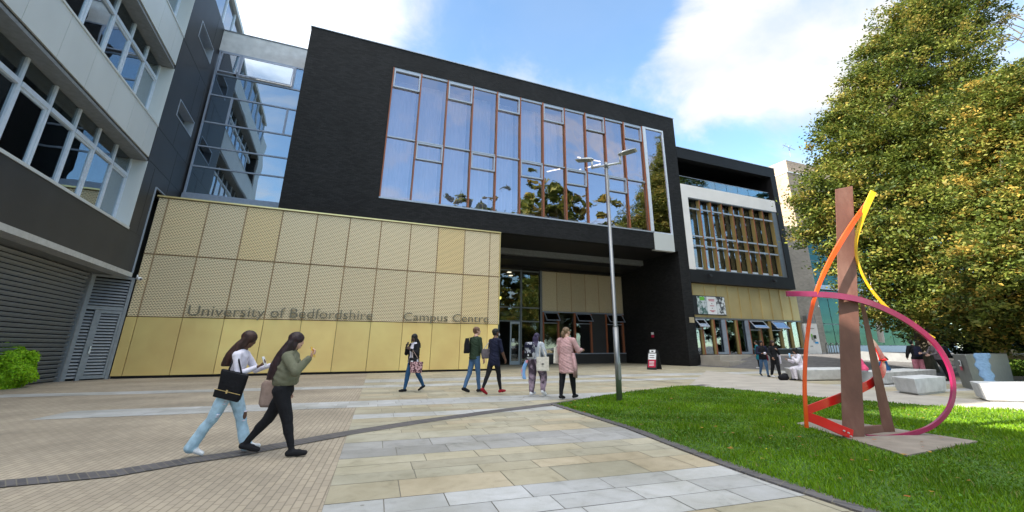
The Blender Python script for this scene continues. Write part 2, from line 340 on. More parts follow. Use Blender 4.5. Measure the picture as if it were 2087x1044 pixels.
# ------------------------------------------------------------------ mesh helpers
class MB:
    def __init__(s): s.v = []; s.f = []; s.m = []
    def add(s, vs, fs, mi=0):
        o = len(s.v); s.v += [tuple(p) for p in vs]; s.f += [tuple(i + o for i in f) for f in fs]; s.m += [mi] * len(fs); return s
    def box(s, x0, x1, y0, y1, z0, z1, mi=0, M=None):
        vs = [Vector(p) for p in ((x0, y0, z0), (x1, y0, z0), (x1, y1, z0), (x0, y1, z0), (x0, y0, z1), (x1, y0, z1), (x1, y1, z1), (x0, y1, z1))]
        if M is not None: vs = [M @ p for p in vs]
        return s.add(vs, [(0, 3, 2, 1), (4, 5, 6, 7), (0, 1, 5, 4), (1, 2, 6, 5), (2, 3, 7, 6), (3, 0, 4, 7)], mi)
    def prism(s, pts, up, mi=0):
        n = len(pts); up = Vector(up); P = [Vector(p) for p in pts]
        s.add(P + [p + up for p in P], [tuple(range(n - 1, -1, -1)), tuple(range(n, 2 * n))] + [(i, (i + 1) % n, n + (i + 1) % n, n + i) for i in range(n)], mi); return s
    def loft(s, rings, mi=0, cap=True):
        n = len(rings[0]); vs = [p for r in rings for p in r]; fs = []
        for k in range(len(rings) - 1):
            for i in range(n): fs.append((k * n + i, k * n + (i + 1) % n, (k + 1) * n + (i + 1) % n, (k + 1) * n + i))
        if cap: fs += [tuple(range(n - 1, -1, -1)), tuple(range((len(rings) - 1) * n, len(rings) * n))]
        return s.add(vs, fs, mi)
    def tube(s, pts, r, seg=8, mi=0, radii=None):
        pts = [Vector(p) for p in pts]; rings = []
        prev = None
        for i, p in enumerate(pts):
            t = (pts[min(i + 1, len(pts) - 1)] - pts[max(i - 1, 0)]).normalized()
            if prev is None:
                a = Vector((0, 0, 1)) if abs(t.z) < .9 else Vector((1, 0, 0)); u = t.cross(a).normalized()
            else: u = (prev - t * prev.dot(t)).normalized()
            prev = u; w = t.cross(u); rr = radii[i] if radii else r
            rings.append([p + (u * math.cos(k * 2 * math.pi / seg) + w * math.sin(k * 2 * math.pi / seg)) * rr for k in range(seg)])
        return s.loft(rings, mi)
    def ell(s, c, r, mi=0, M=None, seg=14, n=9):
        c = Vector(c); rings = []
        for k in range(n):
            a = math.pi * (k + .5) / n if 0 < k < n - 1 else (math.pi * .04 if k == 0 else math.pi * .96)
            ring = []
            for i in range(seg):
                p = Vector((r[0] * math.sin(a) * math.cos(2 * math.pi * i / seg), r[1] * math.sin(a) * math.sin(2 * math.pi * i / seg), -r[2] * math.cos(a)))
                ring.append(c + (M @ p if M is not None else p))
            rings.append(ring)
        return s.loft(rings, mi)
    def build(s, name, mats, parent=None, smooth=False, bevel=0):
        me = bpy.data.meshes.new(name); me.from_pydata(s.v, [], s.f); me.update()
        if isinstance(mats, str): mats = [mats]
        for q in mats: me.materials.append(mat(q))
        me.polygons.foreach_set('material_index', s.m)
        if smooth: me.polygons.foreach_set('use_smooth', [True] * len(me.polygons))
        return link(name, me, parent, bevel)
def link(name, me, parent=None, bevel=0):
    o = bpy.data.objects.new(name, me); COL.objects.link(o)
    if parent is not None: attach(o, parent)
    if bevel:
        q = o.modifiers.new('bevel', 'BEVEL'); q.width = bevel; q.segments = 2; q.limit_method = 'ANGLE'
    return o
def world_of(o):
    M = o.matrix_basis.copy()
    return (world_of(o.parent) @ o.matrix_parent_inverse @ M) if o.parent else M
def attach(o, parent):
    o.parent = parent; o.matrix_parent_inverse = world_of(parent).inverted()
def thing(name, label, cat, loc=(0, 0, 0), group=None, rz=0):
    o = bpy.data.objects.new(name, None); COL.objects.link(o); o.location = loc; o.rotation_euler = (0, 0, rz); o.empty_display_size = .3
    return tag(o, label, cat, group)
def tag(o, label, cat, group=None, kind=None):
    if label: o['label'] = label
    if cat: o['category'] = cat
    if group: o['group'] = group
    if kind: o['kind'] = kind
    return o
def struct(o): o['kind'] = 'structure'; return o
def copy_tree(o, loc=None, rz=None):
    kids = [c for c in bpy.data.objects if c.parent == o]
    c = o.copy(); COL.objects.link(c)
    if loc is not None: c.location = loc
    if rz is not None: c.rotation_euler = (0, 0, rz)
    for k in kids:
        gk = [g for g in bpy.data.objects if g.parent == k]
        d = k.copy(); COL.objects.link(d); d.parent = c
        for g in gk: e = g.copy(); COL.objects.link(e); e.parent = d
    return c
def B(name, m, parent, *boxes, bevel=0):
    q = MB()
    for b_ in boxes: q.box(*b_)
    return q.build(name, m, parent, bevel=bevel)
def colour_mesh(name, V, Fq, tone, m, parent=None):
    """V (n,4,3) quads, tone (n,3) per quad"""
    n = len(V); k = V.shape[1]
    me = bpy.data.meshes.new(name); me.vertices.add(n * k); me.vertices.foreach_set('co', V.reshape(-1).astype(np.float32))
    me.loops.add(n * k); me.loops.foreach_set('vertex_index', np.arange(n * k, dtype=np.int32))
    me.polygons.add(n); me.polygons.foreach_set('loop_start', np.arange(0, n * k, k, dtype=np.int32)); me.polygons.foreach_set('loop_total', np.full(n, k, dtype=np.int32))
    me.update(calc_edges=True)
    ca = me.color_attributes.new('tone', 'FLOAT_COLOR', 'CORNER')
    c4 = np.ones((n, k, 4), np.float32); c4[:, :, :3] = tone[:, None, :]; ca.data.foreach_set('color', c4.reshape(-1))
    me.materials.append(mat(m)); me.validate()
    return link(name, me, parent)
def terr(x, y): return .8 * sstep((x - 25.4) / 5) * sstep((y - 13) / 9)
# ================================================================== GROUND
def ground():
    xs = [-900, -200, -60] + list(np.arange(-30, 110, 1.5)) + [200, 900]; ys = [-900, -200, -60] + list(np.arange(-30, 110, 1.5)) + [200, 900]
    m_ = MB(); nx = len(xs)
    vs = [(x, y, terr(x, y)) for y in ys for x in xs]
    fs = [(j * nx + i, j * nx + i + 1, (j + 1) * nx + i + 1, (j + 1) * nx + i) for j in range(len(ys) - 1) for i in range(nx - 1)]
    m_.add(vs, fs); struct(m_.build('ground', 'asphalt', smooth=True))
ground()
ROT = R(-5.5); du = Vector((math.cos(ROT), math.sin(ROT), 0)); dv = Vector((-math.sin(ROT), math.cos(ROT), 0))
def uv(p): return p.dot(du), p.dot(dv)
def fromuv(u, v_, z=0): return du * u + dv * v_ + Vector((0, 0, z))
U0 = sum(uv(G(*q))[0] for q in ((570.6, 1044), (730, 828.6), (758, 786))) / 3
def sheet(name, pts, z, m_, thick=0):
    q = MB()
    if thick: q.prism([(p[0], p[1], z - thick) for p in pts], (0, 0, thick))
    else: q.add([(p[0], p[1], z) for p in pts], [tuple(range(len(pts)))])
    return struct(q.build(name, m_))
# tan block paving (u < U0)
a0, a1, a2, a3 = fromuv(-60, -20), fromuv(U0, -20), fromuv(U0, 30.5), fromuv(-60, 30.5)
sheet('brick_paving', [a0, a1, a2, a3], .006, 'tan_paver')
sheet('paving_bed', [fromuv(U0, -20), fromuv(34, -20), fromuv(28, 40), fromuv(U0, 40)], .003, 'mortar')
bands = []
for x, yt, yb in ((780, 1020, 1130), (773, 901, 933), (1015, 834, 842), (914, 812, 824), (780, 774.5, 780), (1250, 764, 767.5), (1250, 774, 778)):
    bands.append((uv(G(x, yb))[1], uv(G(x, yt))[1]))
def slabs():
    rg = random.Random(3); V = []; T = []
    v_ = -1.5; rows = []
    bs = sorted(bands)
    while v_ < 38:
        b_ = next((q for q in bs if q[0] - .16 <= v_ < q[1] - .05), None)
        if b_:
            n = max(1, round((b_[1] - v_) / .42)); h = (b_[1] - v_) / n; kind = bs.index(b_) + 1
        else:
            nb = min([q[0] for q in bs if q[0] > v_ + .1] + [99]); h = rg.choice((.3, .38, .45, .6)); kind = 0
            if v_ + h > nb - .16: h = nb - v_
        rows.append((v_, v_ + h, kind)); v_ += h
    for lo, hi, kind in rows:
        st = U0
        if kind == 4 + 0: st = min(U0, uv(G(150, 838))[0])
        if kind == 5: st = uv(G(205, 780))[0]
        u = st; end = 26
        while u < end:
            w = rg.uniform(.55, 1.15) if kind == 0 else rg.uniform(.5, .95)
            g_ = .0045
            k = rg.random()
            if kind == 0:
                base = ((.50, .445, .325), (.48, .435, .33), (.52, .46, .335), (.46, .425, .33), (.525, .445, .32), (.49, .445, .335))[int(k * 6)]
            elif kind == 2: base = (.41, .40, .39)
            else: base = (.54, .54, .545)
            t = rg.uniform(.86, 1.08)
            P = [fromuv(u + g_, lo + g_), fromuv(u + w - g_, lo + g_), fromuv(u + w - g_, hi - g_), fromuv(u + g_, hi - g_)]
            V.append([(p.x, p.y, .010 + .002 * rg.random()) for p in P]); V[-1] = [(a, b, V[-1][0][2]) for a, b, _ in V[-1]]
            T.append([c * t for c in base]); u += w
    struct(colour_mesh('slab_paving', np.array(V), None, np.array(T), 'slab_stone'))
slabs()
def strip(name, pts, hw, z, m_, thick=0):
    pts = [Vector((p[0], p[1], 0)) for p in pts]; L = []; Rr = []
    for i, p in enumerate(pts):
        t = (pts[min(i + 1, len(pts) - 1)] - pts[max(i - 1, 0)]).normalized(); n = Vector((-t.y, t.x, 0))
        L.append(p + n * hw); Rr.append(p - n * hw)
    q = MB()
    for i in range(len(pts) - 1):
        a = [L[i], Rr[i], Rr[i + 1], L[i + 1]]
        if thick: q.prism([(p.x, p.y, z - thick) for p in a], (0, 0, thick))
        else: q.add([(p.x, p.y, z) for p in a], [(0, 1, 2, 3)])
    return struct(q.build(name, m_))
dk = [Vector((-9, 3.6, 0)), (G(0, 978) + G(0, 1002)) / 2] + [G(*q) for q in ((235, 967), (386, 941), (470, 929), (560, 912), (700, 886), (850, 862), (1000, 841), (1127, 825), (1260, 806), (1400, 789), (1440, 785))]
strip('paving_drain_strip', dk, .19, .016, 'drain_brick')
strip('paving_channel', [G(950, 753), G(1100, 761), G(1250, 770), G(1390, 782)], .05, .017, 'drain_brick')
edge = [G(*q) for q in ((1127, 826), (1200, 849), (1280, 874), (1370, 909), (1440, 936), (1519, 965), (1600, 993), (1680, 1020), (1752, 1044))] + [Vector((4.35, 1.5, 0)), Vector((4.5, -1, 0)), Vector((5.2, -4, 0)), Vector((7, -8, 0))]
strip('lawn_kerb', [p + Vector((.02, 0, 0)) for p in edge], .085, .03, 'drain_brick', .03)
back = [G(1404, 787), G(1520, 797), G(1625, 808), G(1740, 817), G(1837, 825), G(1960, 833), G(2087, 840), Vector((15.4, 2, 0)), Vector((17, -3, 0)), Vector((18, -8, 0))]
LAWN = [(p.x + .05, p.y) for p in edge] + [(p.x, p.y) for p in reversed(back)] + [(G(1260, 803).x, G(1260, 803).y)]
sheet('grass_ground', LAWN, .022, 'turf')
outer = [G(1440, 756), G(1520, 765), G(1600, 775), G(1700, 787), G(1800, 798), G(1940, 811), G(2087, 825), Vector((17.2, 3, 0)), Vector((19, -3, 0)), Vector((20, -8, 0))]
sheet('path', [(p.x, p.y) for p in back] + [(p.x, p.y) for p in reversed(outer)] , .014, 'path_concrete')
# entrance terrace with its low step
sheet('terrace_step', [(26.07, 24.2), (29.8, 24.4), (31.0, 25.2), (31.3, 26.9), (26.07, 26.9)], .42, 'path_concrete', .42)
sheet('terrace', [(26.07, 25.0), (29.4, 25.2), (30.4, 25.8), (30.8, 26.9), (26.07, 26.9)], .80, 'path_concrete', .37)

def inpoly(x, y, P):
    c = np.zeros(x.shape, bool); n = len(P); j = n - 1
    for i in range(n):
        xi, yi = P[i]; xj, yj = P[j]
        c ^= ((yi > y) != (yj > y)) & (x < (xj - xi) * (y - yi) / (yj - yi + 1e-12) + xi); j = i
    return c
def lawn():
    # denser near the viewer
    N0 = 900000
    x = rng.uniform(4.2, 18, N0); y = rng.uniform(-7, 14, N0)
    d = np.hypot(x, y); keep = rng.random(N0) < np.clip((5.0 / d) ** 1.3, .22, 1)
    ang = np.degrees(np.arctan2(x, y)) - 24.1; keep &= (np.abs(ang - 3) < 50) | (rng.random(N0) < .45)
    pad = [(p.x, p.y) for p in PADP]
    keep &= inpoly(x, y, LAWN) & ~inpoly(x, y, pad)
    x, y, d = x[keep], y[keep], d[keep]; n = len(x)
    a = rng.uniform(0, 2 * np.pi, n); h = rng.uniform(.02, .055, n) * (1 + .5 * np.sin(x * 3.1 + np.cos(y * 2.3) * 2) * np.sin(y * 2.7)); w = rng.uniform(.004, .009, n) * np.clip(d / 6, 1, 2)
    lx, ly = rng.normal(0, .022, n), rng.normal(0, .022, n)
    V = np.zeros((n, 3, 3)); V[:, 0] = np.stack([x - np.cos(a) * w, y - np.sin(a) * w, np.full(n, .02)], 1)
    V[:, 1] = np.stack([x + np.cos(a) * w, y + np.sin(a) * w, np.full(n, .02)], 1); V[:, 2] = np.stack([x + lx, y + ly, .022 + h], 1)
    t = rng.random(n)[:, None]; T = np.array([.055, .155, .003]) * (1 - t) + np.array([.20, .36, .008]) * t
    patch = .5 + .5 * np.sin(x * 1.1 + 1.7 * np.sin(y * .9)) * np.sin(y * 1.4 + np.sin(x * 2.1)); T *= (.72 + .55 * patch)[:, None]; T[:, 0] += .03 * patch * rng.random(n); h = h * (.8 + .5 * patch); V[:, 2, 2] = .022 + h; dry = rng.random(n) < .03; T[dry] = (.28, .25, .08)
    o = colour_mesh('grass', V, None, T, 'grass_blade'); tag(o, 'short green lawn grass with clover around the steel sculpture', 'grass', kind='stuff')
    # clover and weed leaves
    m2 = 9000; x = rng.uniform(4.2, 16, m2); y = rng.uniform(0, 13, m2); k = inpoly(x, y, LAWN) & ~inpoly(x, y, pad) & ((np.sin(x * 1.3) + np.sin(y * 1.7 + x)) > -.2); x, y = x[k], y[k]; n = len(x)
    s_ = rng.uniform(.010, .024, n); a = rng.uniform(0, 6.28, n); zc = rng.uniform(.035, .06, n); V = np.zeros((n, 4, 3))
    for q in range(4):
        aa = a + q * np.pi / 2; V[:, q] = np.stack([x + np.cos(aa) * s_, y + np.sin(aa) * s_, zc + rng.normal(0, .006, n)], 1)
    T = np.tile(np.array([.09, .22, .02]), (n, 1)) * rng.uniform(.7, 1.4, (n, 1)); yl = rng.random(n) < .010; T[yl] = (.8, .65, .02)
    o = colour_mesh('clover', V, None, T, 'grass_blade'); tag(o, 'clover leaves and a few yellow flowers in the lawn', 'clover', kind='stuff')
    # fallen leaves
    pts = []
    for _ in range(420):
        if random.random() < .45: p = (random.uniform(5, 15.5), random.uniform(1, 13)); z = .07
        else: p = (random.uniform(19, 42), random.uniform(9, 22)); z = terr(*p) + .012
        pts.append((*p, z))
    V = []; T = []
    for px_, py_, z in pts:
        a = random.uniform(0, 6.28); s1 = random.uniform(.025, .05)
        V.append([(px_ + math.cos(a + q * math.pi / 2) * s1 * (1 if q % 2 else .6), py_ + math.sin(a + q * math.pi / 2) * s1 * (1 if q % 2 else .6), z + random.uniform(0, .012)) for q in range(4)])
        T.append(random.choice(((.42, .13, .03), (.35, .2, .05), (.5, .28, .04), (.2, .1, .04))))
    o = colour_mesh('fallen_leaves', np.array(V), None, np.array(T), 'leaf'); tag(o, 'scattered brown autumn leaves fallen on lawn and asphalt', 'leaves', kind='stuff')
PADP = [G(*q) for q in ((1622, 868), (1700, 862), (1850, 877), (1992, 905), (1850, 936), (1740, 905))]
PADP = [G(1622, 868), G(1690, 858), G(1995, 906), G(1850, 936)]
lawn()

# ================================================================== BUILDINGS
Y0 = 27.
def ring_frame(q, x0, x1, z0, z1, y, w, t, mi=0):
    q.box(x0, x0 + w, y, y + t, z0, z1, mi); q.box(x1 - w, x1, y, y + t, z0, z1, mi); q.box(x0 + w, x1 - w, y, y + t, z0, z0 + w, mi); q.box(x0 + w, x1 - w, y, y + t, z1 - w, z1, mi)
def open_sash(parent, x0, x1, y, ztop, zh, ang, frame='aluminium', gl='clear_glass'):
    """top-hung sash tilted outwards"""
    M = Matrix.Translation((0, y, ztop)) @ Matrix.Rotation(R(-ang), 4, 'X')
    q = MB(); w = .07
    for a in ((x0, x1, -w, 0), (x0, x1, -zh, -zh + w)): q.box(a[0], a[1], -.03, .03, a[2], a[3], 0, M)
    for a in ((x0, x0 + w), (x1 - w, x1)): q.box(a[0], a[1], -.03, .03, -zh + w, -w, 0, M)
    o = q.build('opening_sash', frame, parent)
    g_ = MB(); g_.box(x0 + w, x1 - w, -.006, .006, -zh + w, -w, 0, M); g_.build('pane', gl, o); return o

# ---- the black brick block over the gold screen wall
cb = thing('campus_building', 'black brick building with a giant timber mullioned window hovering over a gold metal wall', 'building', (8.5, 31, 0))
BZ0, BZ1 = 8.73, 20.95
B('brick_wall', 'black_brick', cb, (-3.35, 1.85, Y0, Y0 + .5, BZ0, BZ1), (1.85, 24.72, Y0, Y0 + .5, 19.45, BZ1), (1.85, 22.72, Y0, Y0 + .5, BZ0, 10.05),
  (24.72, 26.05, Y0, Y0 + .5, BZ0, BZ1))
B('side_wall', 'black_brick', cb, (-3.35, -2.9, Y0 + .5, 40, BZ0, BZ1 - .003), (25.6, 26.05, Y0 + .5, 45, BZ0, BZ1 - .003))
B('brick_pier', 'black_brick', cb, (25.06, 26.05, Y0, 34.9, -.2, BZ0 - .002))
B('roof', 'dark_grey_panel', cb, (-2.9, 25.6, Y0 + .5, 45, 20.5, 20.8))
B('roof_edge', 'aluminium', cb, (-3.40, 26.10, Y0 - .05, Y0 + .45, BZ1, BZ1 + .05))
B('white_corner_panel', 'cream_panel', cb, (22.74, 24.72, Y0 - .02, Y0 + .4, 8.66, 10.03))
# big window
mull = [1.9, 3.77, 5.63, 7.49, 9.34, 11.19, 13.06, 14.93, 16.81, 18.67, 20.53, 22.42]
WZ0, WZ1 = 10.12, 19.40
q = MB(); q.box(1.85, 22.72, Y0 - .03, Y0 + .25, WZ0 - .07, WZ0 + .03); q.box(1.85, 22.5, Y0 + .05, Y0 + .25, WZ1 - .12, WZ1 + .05)
q.build('window_frame', 'aluminium', cb)
for i, x in enumerate(mull): B('timber_mullion', 'orange_timber', cb, (x - .038, x + .038, Y0 - .04, Y0 + .12, WZ0 + .035, WZ1 + .01), bevel=.01)
B('white_mullion', 'white_frame', cb, (22.50, 22.80, Y0 - .04, Y0 + .3, WZ0 + .035, WZ1 + .04), (22.80, 24.72, Y0 - .02, Y0 + .2, WZ1 - .1, WZ1 + .045), (24.62, 24.72, Y0 - .02, Y0 + .25, 10.04, WZ1 - .1), (22.80, 24.62, Y0 - .02, Y0 + .2, 10.04, 10.14))
for i in range(11):
    a, b_ = mull[i] + .058, mull[i + 1] - .058
    w_ = thing('window', None, None, ((a + b_) / 2, Y0 + .1, WZ0)); del_l = [w_.pop(k, None) for k in ('label', 'category')]
    w_.parent = cb; w_.matrix_parent_inverse = world_of(cb).inverted()
    q = MB()
    q.box(a, b_, Y0 + .02, Y0 + .14, 14.25, 14.33); q.build('transom', 'aluminium', w_); q = MB()
    if i % 2 == 0: ring_frame(q, a, b_, 17.95, 19.27, Y0, .09, .14)
    else: ring_frame(q, a, b_, 13.02, 14.22, Y0, .09, .14)
    q.build('sash', 'aluminium', w_)
    for z0, z1 in ((WZ0 + .03, 14.29), (14.29, WZ1 - .12)):
        e1, e2, e3 = (random.uniform(-.012, .012) for _ in range(3)); q = MB(); yy = Y0 + .155
        q.add([(a, yy + e1, z0), (b_, yy + e2, z0), (b_, yy + e2 + e3, z1), (a, yy + e1 + e3, z1)], [(0, 1, 2, 3)]); q.build('pane', 'lilac_glass', w_)
    B('sill_box', 'white_frame', w_, (a + .1, b_ - .55, Y0 + .2, Y0 + .42, WZ0 + .03, WZ0 + .22))
B('side_pane', 'lilac_glass', cb, (22.80, 24.62, Y0 + .08, Y0 + .095, 10.14, WZ1 - .1))
for x in mull[1:] + [24.35]: B('timber_fin', 'ochre_timber', cb, (x - .05, x + .05, Y0 + .27, Y0 + .80, WZ0, WZ1))
B('interior_floor', 'interior_wall', cb, (1.85, 25.5, Y0 + .55, 44, 9.6, 9.95), (1.85, 25.5, Y0 + 2.2, 44, 14.2, 14.5))
B('interior_back', 'interior_wall', cb, (1.4, 25.5, 36.2, 36.5, 9.95, 20.4))
B('interior_partition', 'ochre_timber', cb, (9.0, 15.5, Y0 + 4.0, Y0 + 4.2, 9.96, 11.6))
# pale curtains in the left bays, hung in folds
for i in range(7):
    a, b_ = mull[i] + .1, mull[i + 1] - .1; q = MB(); n_ = 22; zt, zb_ = WZ1 - .2, (WZ0 + .1 if i < 5 else 14.6)
    top = [Vector((a + (b_ - a) * k / n_, Y0 + 1.25 + .025 * math.sin(k * 1.9 + i), zb_)) for k in range(n_ + 1)]
    q.add(top + [p + Vector((0, 0, zt - zb_)) for p in top], [(k, k + 1, n_ + 2 + k, n_ + 1 + k) for k in range(n_)])
    q.build('curtain', 'curtain', cb, smooth=True)
q = MB()
def barlight(p, r_, q): q.tube([p, r_], .05, 6)
barlight((17.4, 29.4, 16.6), (20.2, 29.4, 16.6), q); barlight((20.2, 29.4, 16.6), (19.3, 32.4, 16.9), q); barlight((17.6, 31.8, 16.6), (16.8, 34, 16.9), q)
q.build('strip_light', 'lamp_white', cb)
# gold wall
GX0, GX1 = -8.65, 9.77
gx = [GX0, -8.22, -6.48, -4.77, -3.05, -1.31, .43, 2.18, 3.93, 5.63, 7.35, 9.06, GX1]
B('backing_wall', 'mesh_backing', cb, (GX0 + .02, GX1 - .02, Y0 + .12, Y0 + .45, .1, 8.55))
B('black_skirting', 'dark_void', cb, (GX0 + .03, GX1 - .03, Y0 - .0, Y0 + .11, -.02, .12))
for i in range(12):
    a, b_ = gx[i] + .012, gx[i + 1] - .012
    B('solid_panel', 'gold_panel', cb, (a, b_, Y0 - .05, Y0 + .05, .125, 2.715))
    for z0, z1 in ((2.735, 5.69), (5.72, 8.60)):
        q = MB(); a2, b2 = a + .02, b_ - .02
        q.add([(a2, Y0 - .06, z0 + .02), (b2, Y0 - .06, z0 + .02), (b2, Y0 - .06, z1 - .02), (a2, Y0 - .06, z1 - .02)], [(0, 1, 2, 3)]); q.build('mesh_panel', 'gold_mesh', cb)
q = MB()
for x in gx[1:-1]: q.box(x - .03, x + .03, Y0 - .05, Y0 + .1, 2.74, 8.60)
q.box(GX0, GX1, Y0 - .045, Y0 + .1, 5.695, 5.715); q.build('panel_joint', 'mesh_backing', cb)
B('gold_coping', 'gold_trim', cb, (GX0 - .04, GX1 + .03, Y0 - .14, Y0 + .46, 8.62, 8.70))
B('gold_end_post', 'gold_trim', cb, (GX1 - .02, GX1 + .03, Y0 - .09, Y0 + .1, 2.73, 8.615))
# lettering
def lettering(txt, x0, x1, z0, height, parent, m_, y=Y0 - .16, depth=.035, name='lettering'):
    cu = bpy.data.curves.new('t', 'FONT'); cu.body = txt; cu.size = 1; cu.extrude = .02; cu.space_character = 1.0; cu.offset = -.010
    o = bpy.data.objects.new('t', cu); COL.objects.link(o); dg = bpy.context.evaluated_depsgraph_get(); dg.update()
    me = bpy.data.meshes.new_from_object(o.evaluated_get(dg)); bpy.data.objects.remove(o); bpy.data.curves.remove(cu)
    xs_ = [v.co.x for v in me.vertices]; w_ = max(xs_) - min(xs_); mn = min(xs_)
    for v in me.vertices: v.co = Vector((x0 + (v.co.x - mn) / w_ * (x1 - x0), y - v.co.z * depth / .02, z0 + v.co.y * height / .72))
    bm = bmesh.new(); bm.from_mesh(me); bm.verts.ensure_lookup_table(); seen = set(); isl = []
    for v in bm.verts:
        if v.index in seen: continue
        st = [v]; cur = set()
        while st:
            w2 = st.pop()
            if w2.index in cur: continue
            cur.add(w2.index); st += [e.other_vert(w2) for e in w2.link_edges]
        seen |= cur; xs2 = [bm.verts[i].co.x for i in cur]; isl.append([min(xs2), max(xs2), cur])
    isl.sort(key=lambda a: (a[0] + a[1]) / 2); grp = []
    for a in isl:
        if grp and (a[0] + a[1]) / 2 < grp[-1][1]: grp[-1][2] |= a[2]; grp[-1][1] = max(grp[-1][1], a[1])
        else: grp.append(a)
    for a in grp:
        idx = sorted(a[2]); mp = {v: i for i, v in enumerate(idx)}; q = MB(); q.add([bm.verts[i].co.copy() for i in idx], [tuple(mp[v.index] for v in f.verts) for f in bm.faces if f.verts[0].index in a[2]]); q.build('letter', m_, parent)
    bm.free(); bpy.data.meshes.remove(me)
plain('letter_metal', (.20, .18, .125), .45, .3)
lettering('University of Bedfordshire', -6.30, 2.22, 2.83, .52, cb, 'letter_metal')
lettering('Campus Centre', 3.93, 9.08, 2.83, .46, cb, 'letter_metal')
# soffit, entrance recess
B('soffit', 'black_cladding', cb, (-2.9, 25.05, Y0 + .5, 31.5, 8.74, 8.95))
B('entrance_beam', 'soffit_grey', cb, (GX1, 25.05, 31.5, 31.9, 8.3, 8.74))
B('entrance_ceiling', 'black_cladding', cb, (GX1, 25.05, 31.9, 35.0, 8.0, 8.3), (GX1, 25.05, 34.6, 35.2, 7.78, 8.0))
B('recess_side_wall', 'black_brick', cb, (9.3, 9.74, Y0 + .46, 35.2, 0, 8.60))
RX = 16.65; YR = 35.
rj = [16.65, 18.1, 19.55, 21.0, 22.43, 23.8, 25.06]
for a, b_ in zip(rj, rj[1:]):
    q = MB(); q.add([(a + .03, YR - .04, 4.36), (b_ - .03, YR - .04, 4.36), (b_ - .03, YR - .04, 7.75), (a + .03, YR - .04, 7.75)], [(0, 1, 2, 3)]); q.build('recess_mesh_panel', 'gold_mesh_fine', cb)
B('recess_backing', 'mesh_backing', cb, (RX, 25.06, YR + .05, YR + .3, 4.3, 7.78))
B('recess_plinth', 'dark_grey_panel', cb, (RX, 25.06, YR - .1, YR + .25, 0, .80))
B('recess_head', 'blue_grey_frame', cb, (RX, 25.06, YR - .06, YR + .2, 4.24, 4.33), (RX, 25.06, YR - .12, YR + .2, .80, .88))
for x in (16.75, 18.2, 19.85, 21.5, 23.1, 24.9): B('timber_post', 'orange_timber', cb, (x - .07, x + .07, YR - .08, YR + .2, .885, 4.235))
for i, (a, b_) in enumerate(((16.82, 18.13), (18.27, 19.78), (19.92, 21.43), (21.57, 23.03), (23.17, 24.83))):
    if i == 3: B('dark_infill_panel', 'dark_grey_panel', cb, (a, b_, YR, YR + .1, .885, 4.235)); continue
    B('glazing_pane', 'clear_glass', cb, (a, b_, YR + .04, YR + .055, .885, 3.30 if i != 1 else 4.23))
    if i != 1:
        B('transom', 'blue_grey_frame', cb, (a, b_, YR - .02, YR + .1, 3.31, 3.38)); open_sash(cb, a, b_, YR - .08, 4.2, .85, 38, 'blue_grey_frame')
B('pale_blind', 'curtain', cb, (18.3, 19.0, YR + .5, YR + .6, .9, 4.1)).data.materials[0] = mat('interior_wall')
# entrance glazing with double door
q = MB()
for x in (9.75, 12.62, 14.62, 16.42): q.box(x, x + .13, YR - .1, YR + .1, 0, 7.75)
q.box(16.42, 16.62, YR - .16, YR + .14, 0, 7.85)
for z in (3.38, 4.5, 7.6): q.box(9.88, 16.42, YR - .06, YR + .09, z, z + .1)
q.build('entrance_frame', 'grey_frame', cb)
B('entrance_pane', 'clear_glass', cb, (12.75, 14.62, YR, YR + .012, 3.49, 7.6)); B('entrance_pane', 'clear_glass', cb, (14.75, 16.42, YR, YR + .012, .1, 7.6)); B('entrance_pane', 'clear_glass', cb, (9.88, 12.62, YR, YR + .012, 3.49, 7.6))
dr = MB(); dr.box(13.72, 13.84, YR - .05, YR + .04, .02, 3.38); dr.box(14.50, 14.60, YR - .05, YR + .04, .02, 3.38); dr.box(13.84, 14.50, YR - .05, YR + .04, .02, .3); dr.box(13.84, 14.50, YR - .05, YR + .04, 3.2, 3.38)
do = dr.build('door', 'aluminium', cb); B('door_pane', 'clear_glass', do, (13.84, 14.50, YR - .01, YR, .3, 3.2)); B('door_notice', 'white_paint', do, (13.9, 14.12, YR - .03, YR - .015, 1.75, 2.05))
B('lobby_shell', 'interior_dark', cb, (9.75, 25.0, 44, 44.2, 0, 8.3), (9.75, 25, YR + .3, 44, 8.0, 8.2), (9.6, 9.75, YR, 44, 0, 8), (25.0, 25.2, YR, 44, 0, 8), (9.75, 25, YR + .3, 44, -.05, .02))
B('lobby_gallery', 'interior_wall', cb, (9.76, 16.4, 38.5, 44, 4.1, 4.4))
for x, y, z in ((13.2, 37, 7.85), (14.35, 37.2, 7.85), (15.2, 39, 7.85)): B('ceiling_lamp', 'lamp_white', cb, (x, x + .3, y, y + .3, z, z + .06))
B('yellow_lamp', 'lamp_yellow', cb, (13.2, 14.1, 38.3, 38.5, 5.55, 5.75)); B('yellow_lamp', 'lamp_yellow', cb, (12.1, 12.5, 38.3, 38.5, 5.5, 5.8))
B('orange_poster', 'seat_red', cb, (12.0, 12.6, 38.2, 38.3, 4.6, 5.4))
cb['label'] = 'black brick building with a giant timber mullioned window above a gold metal wall'

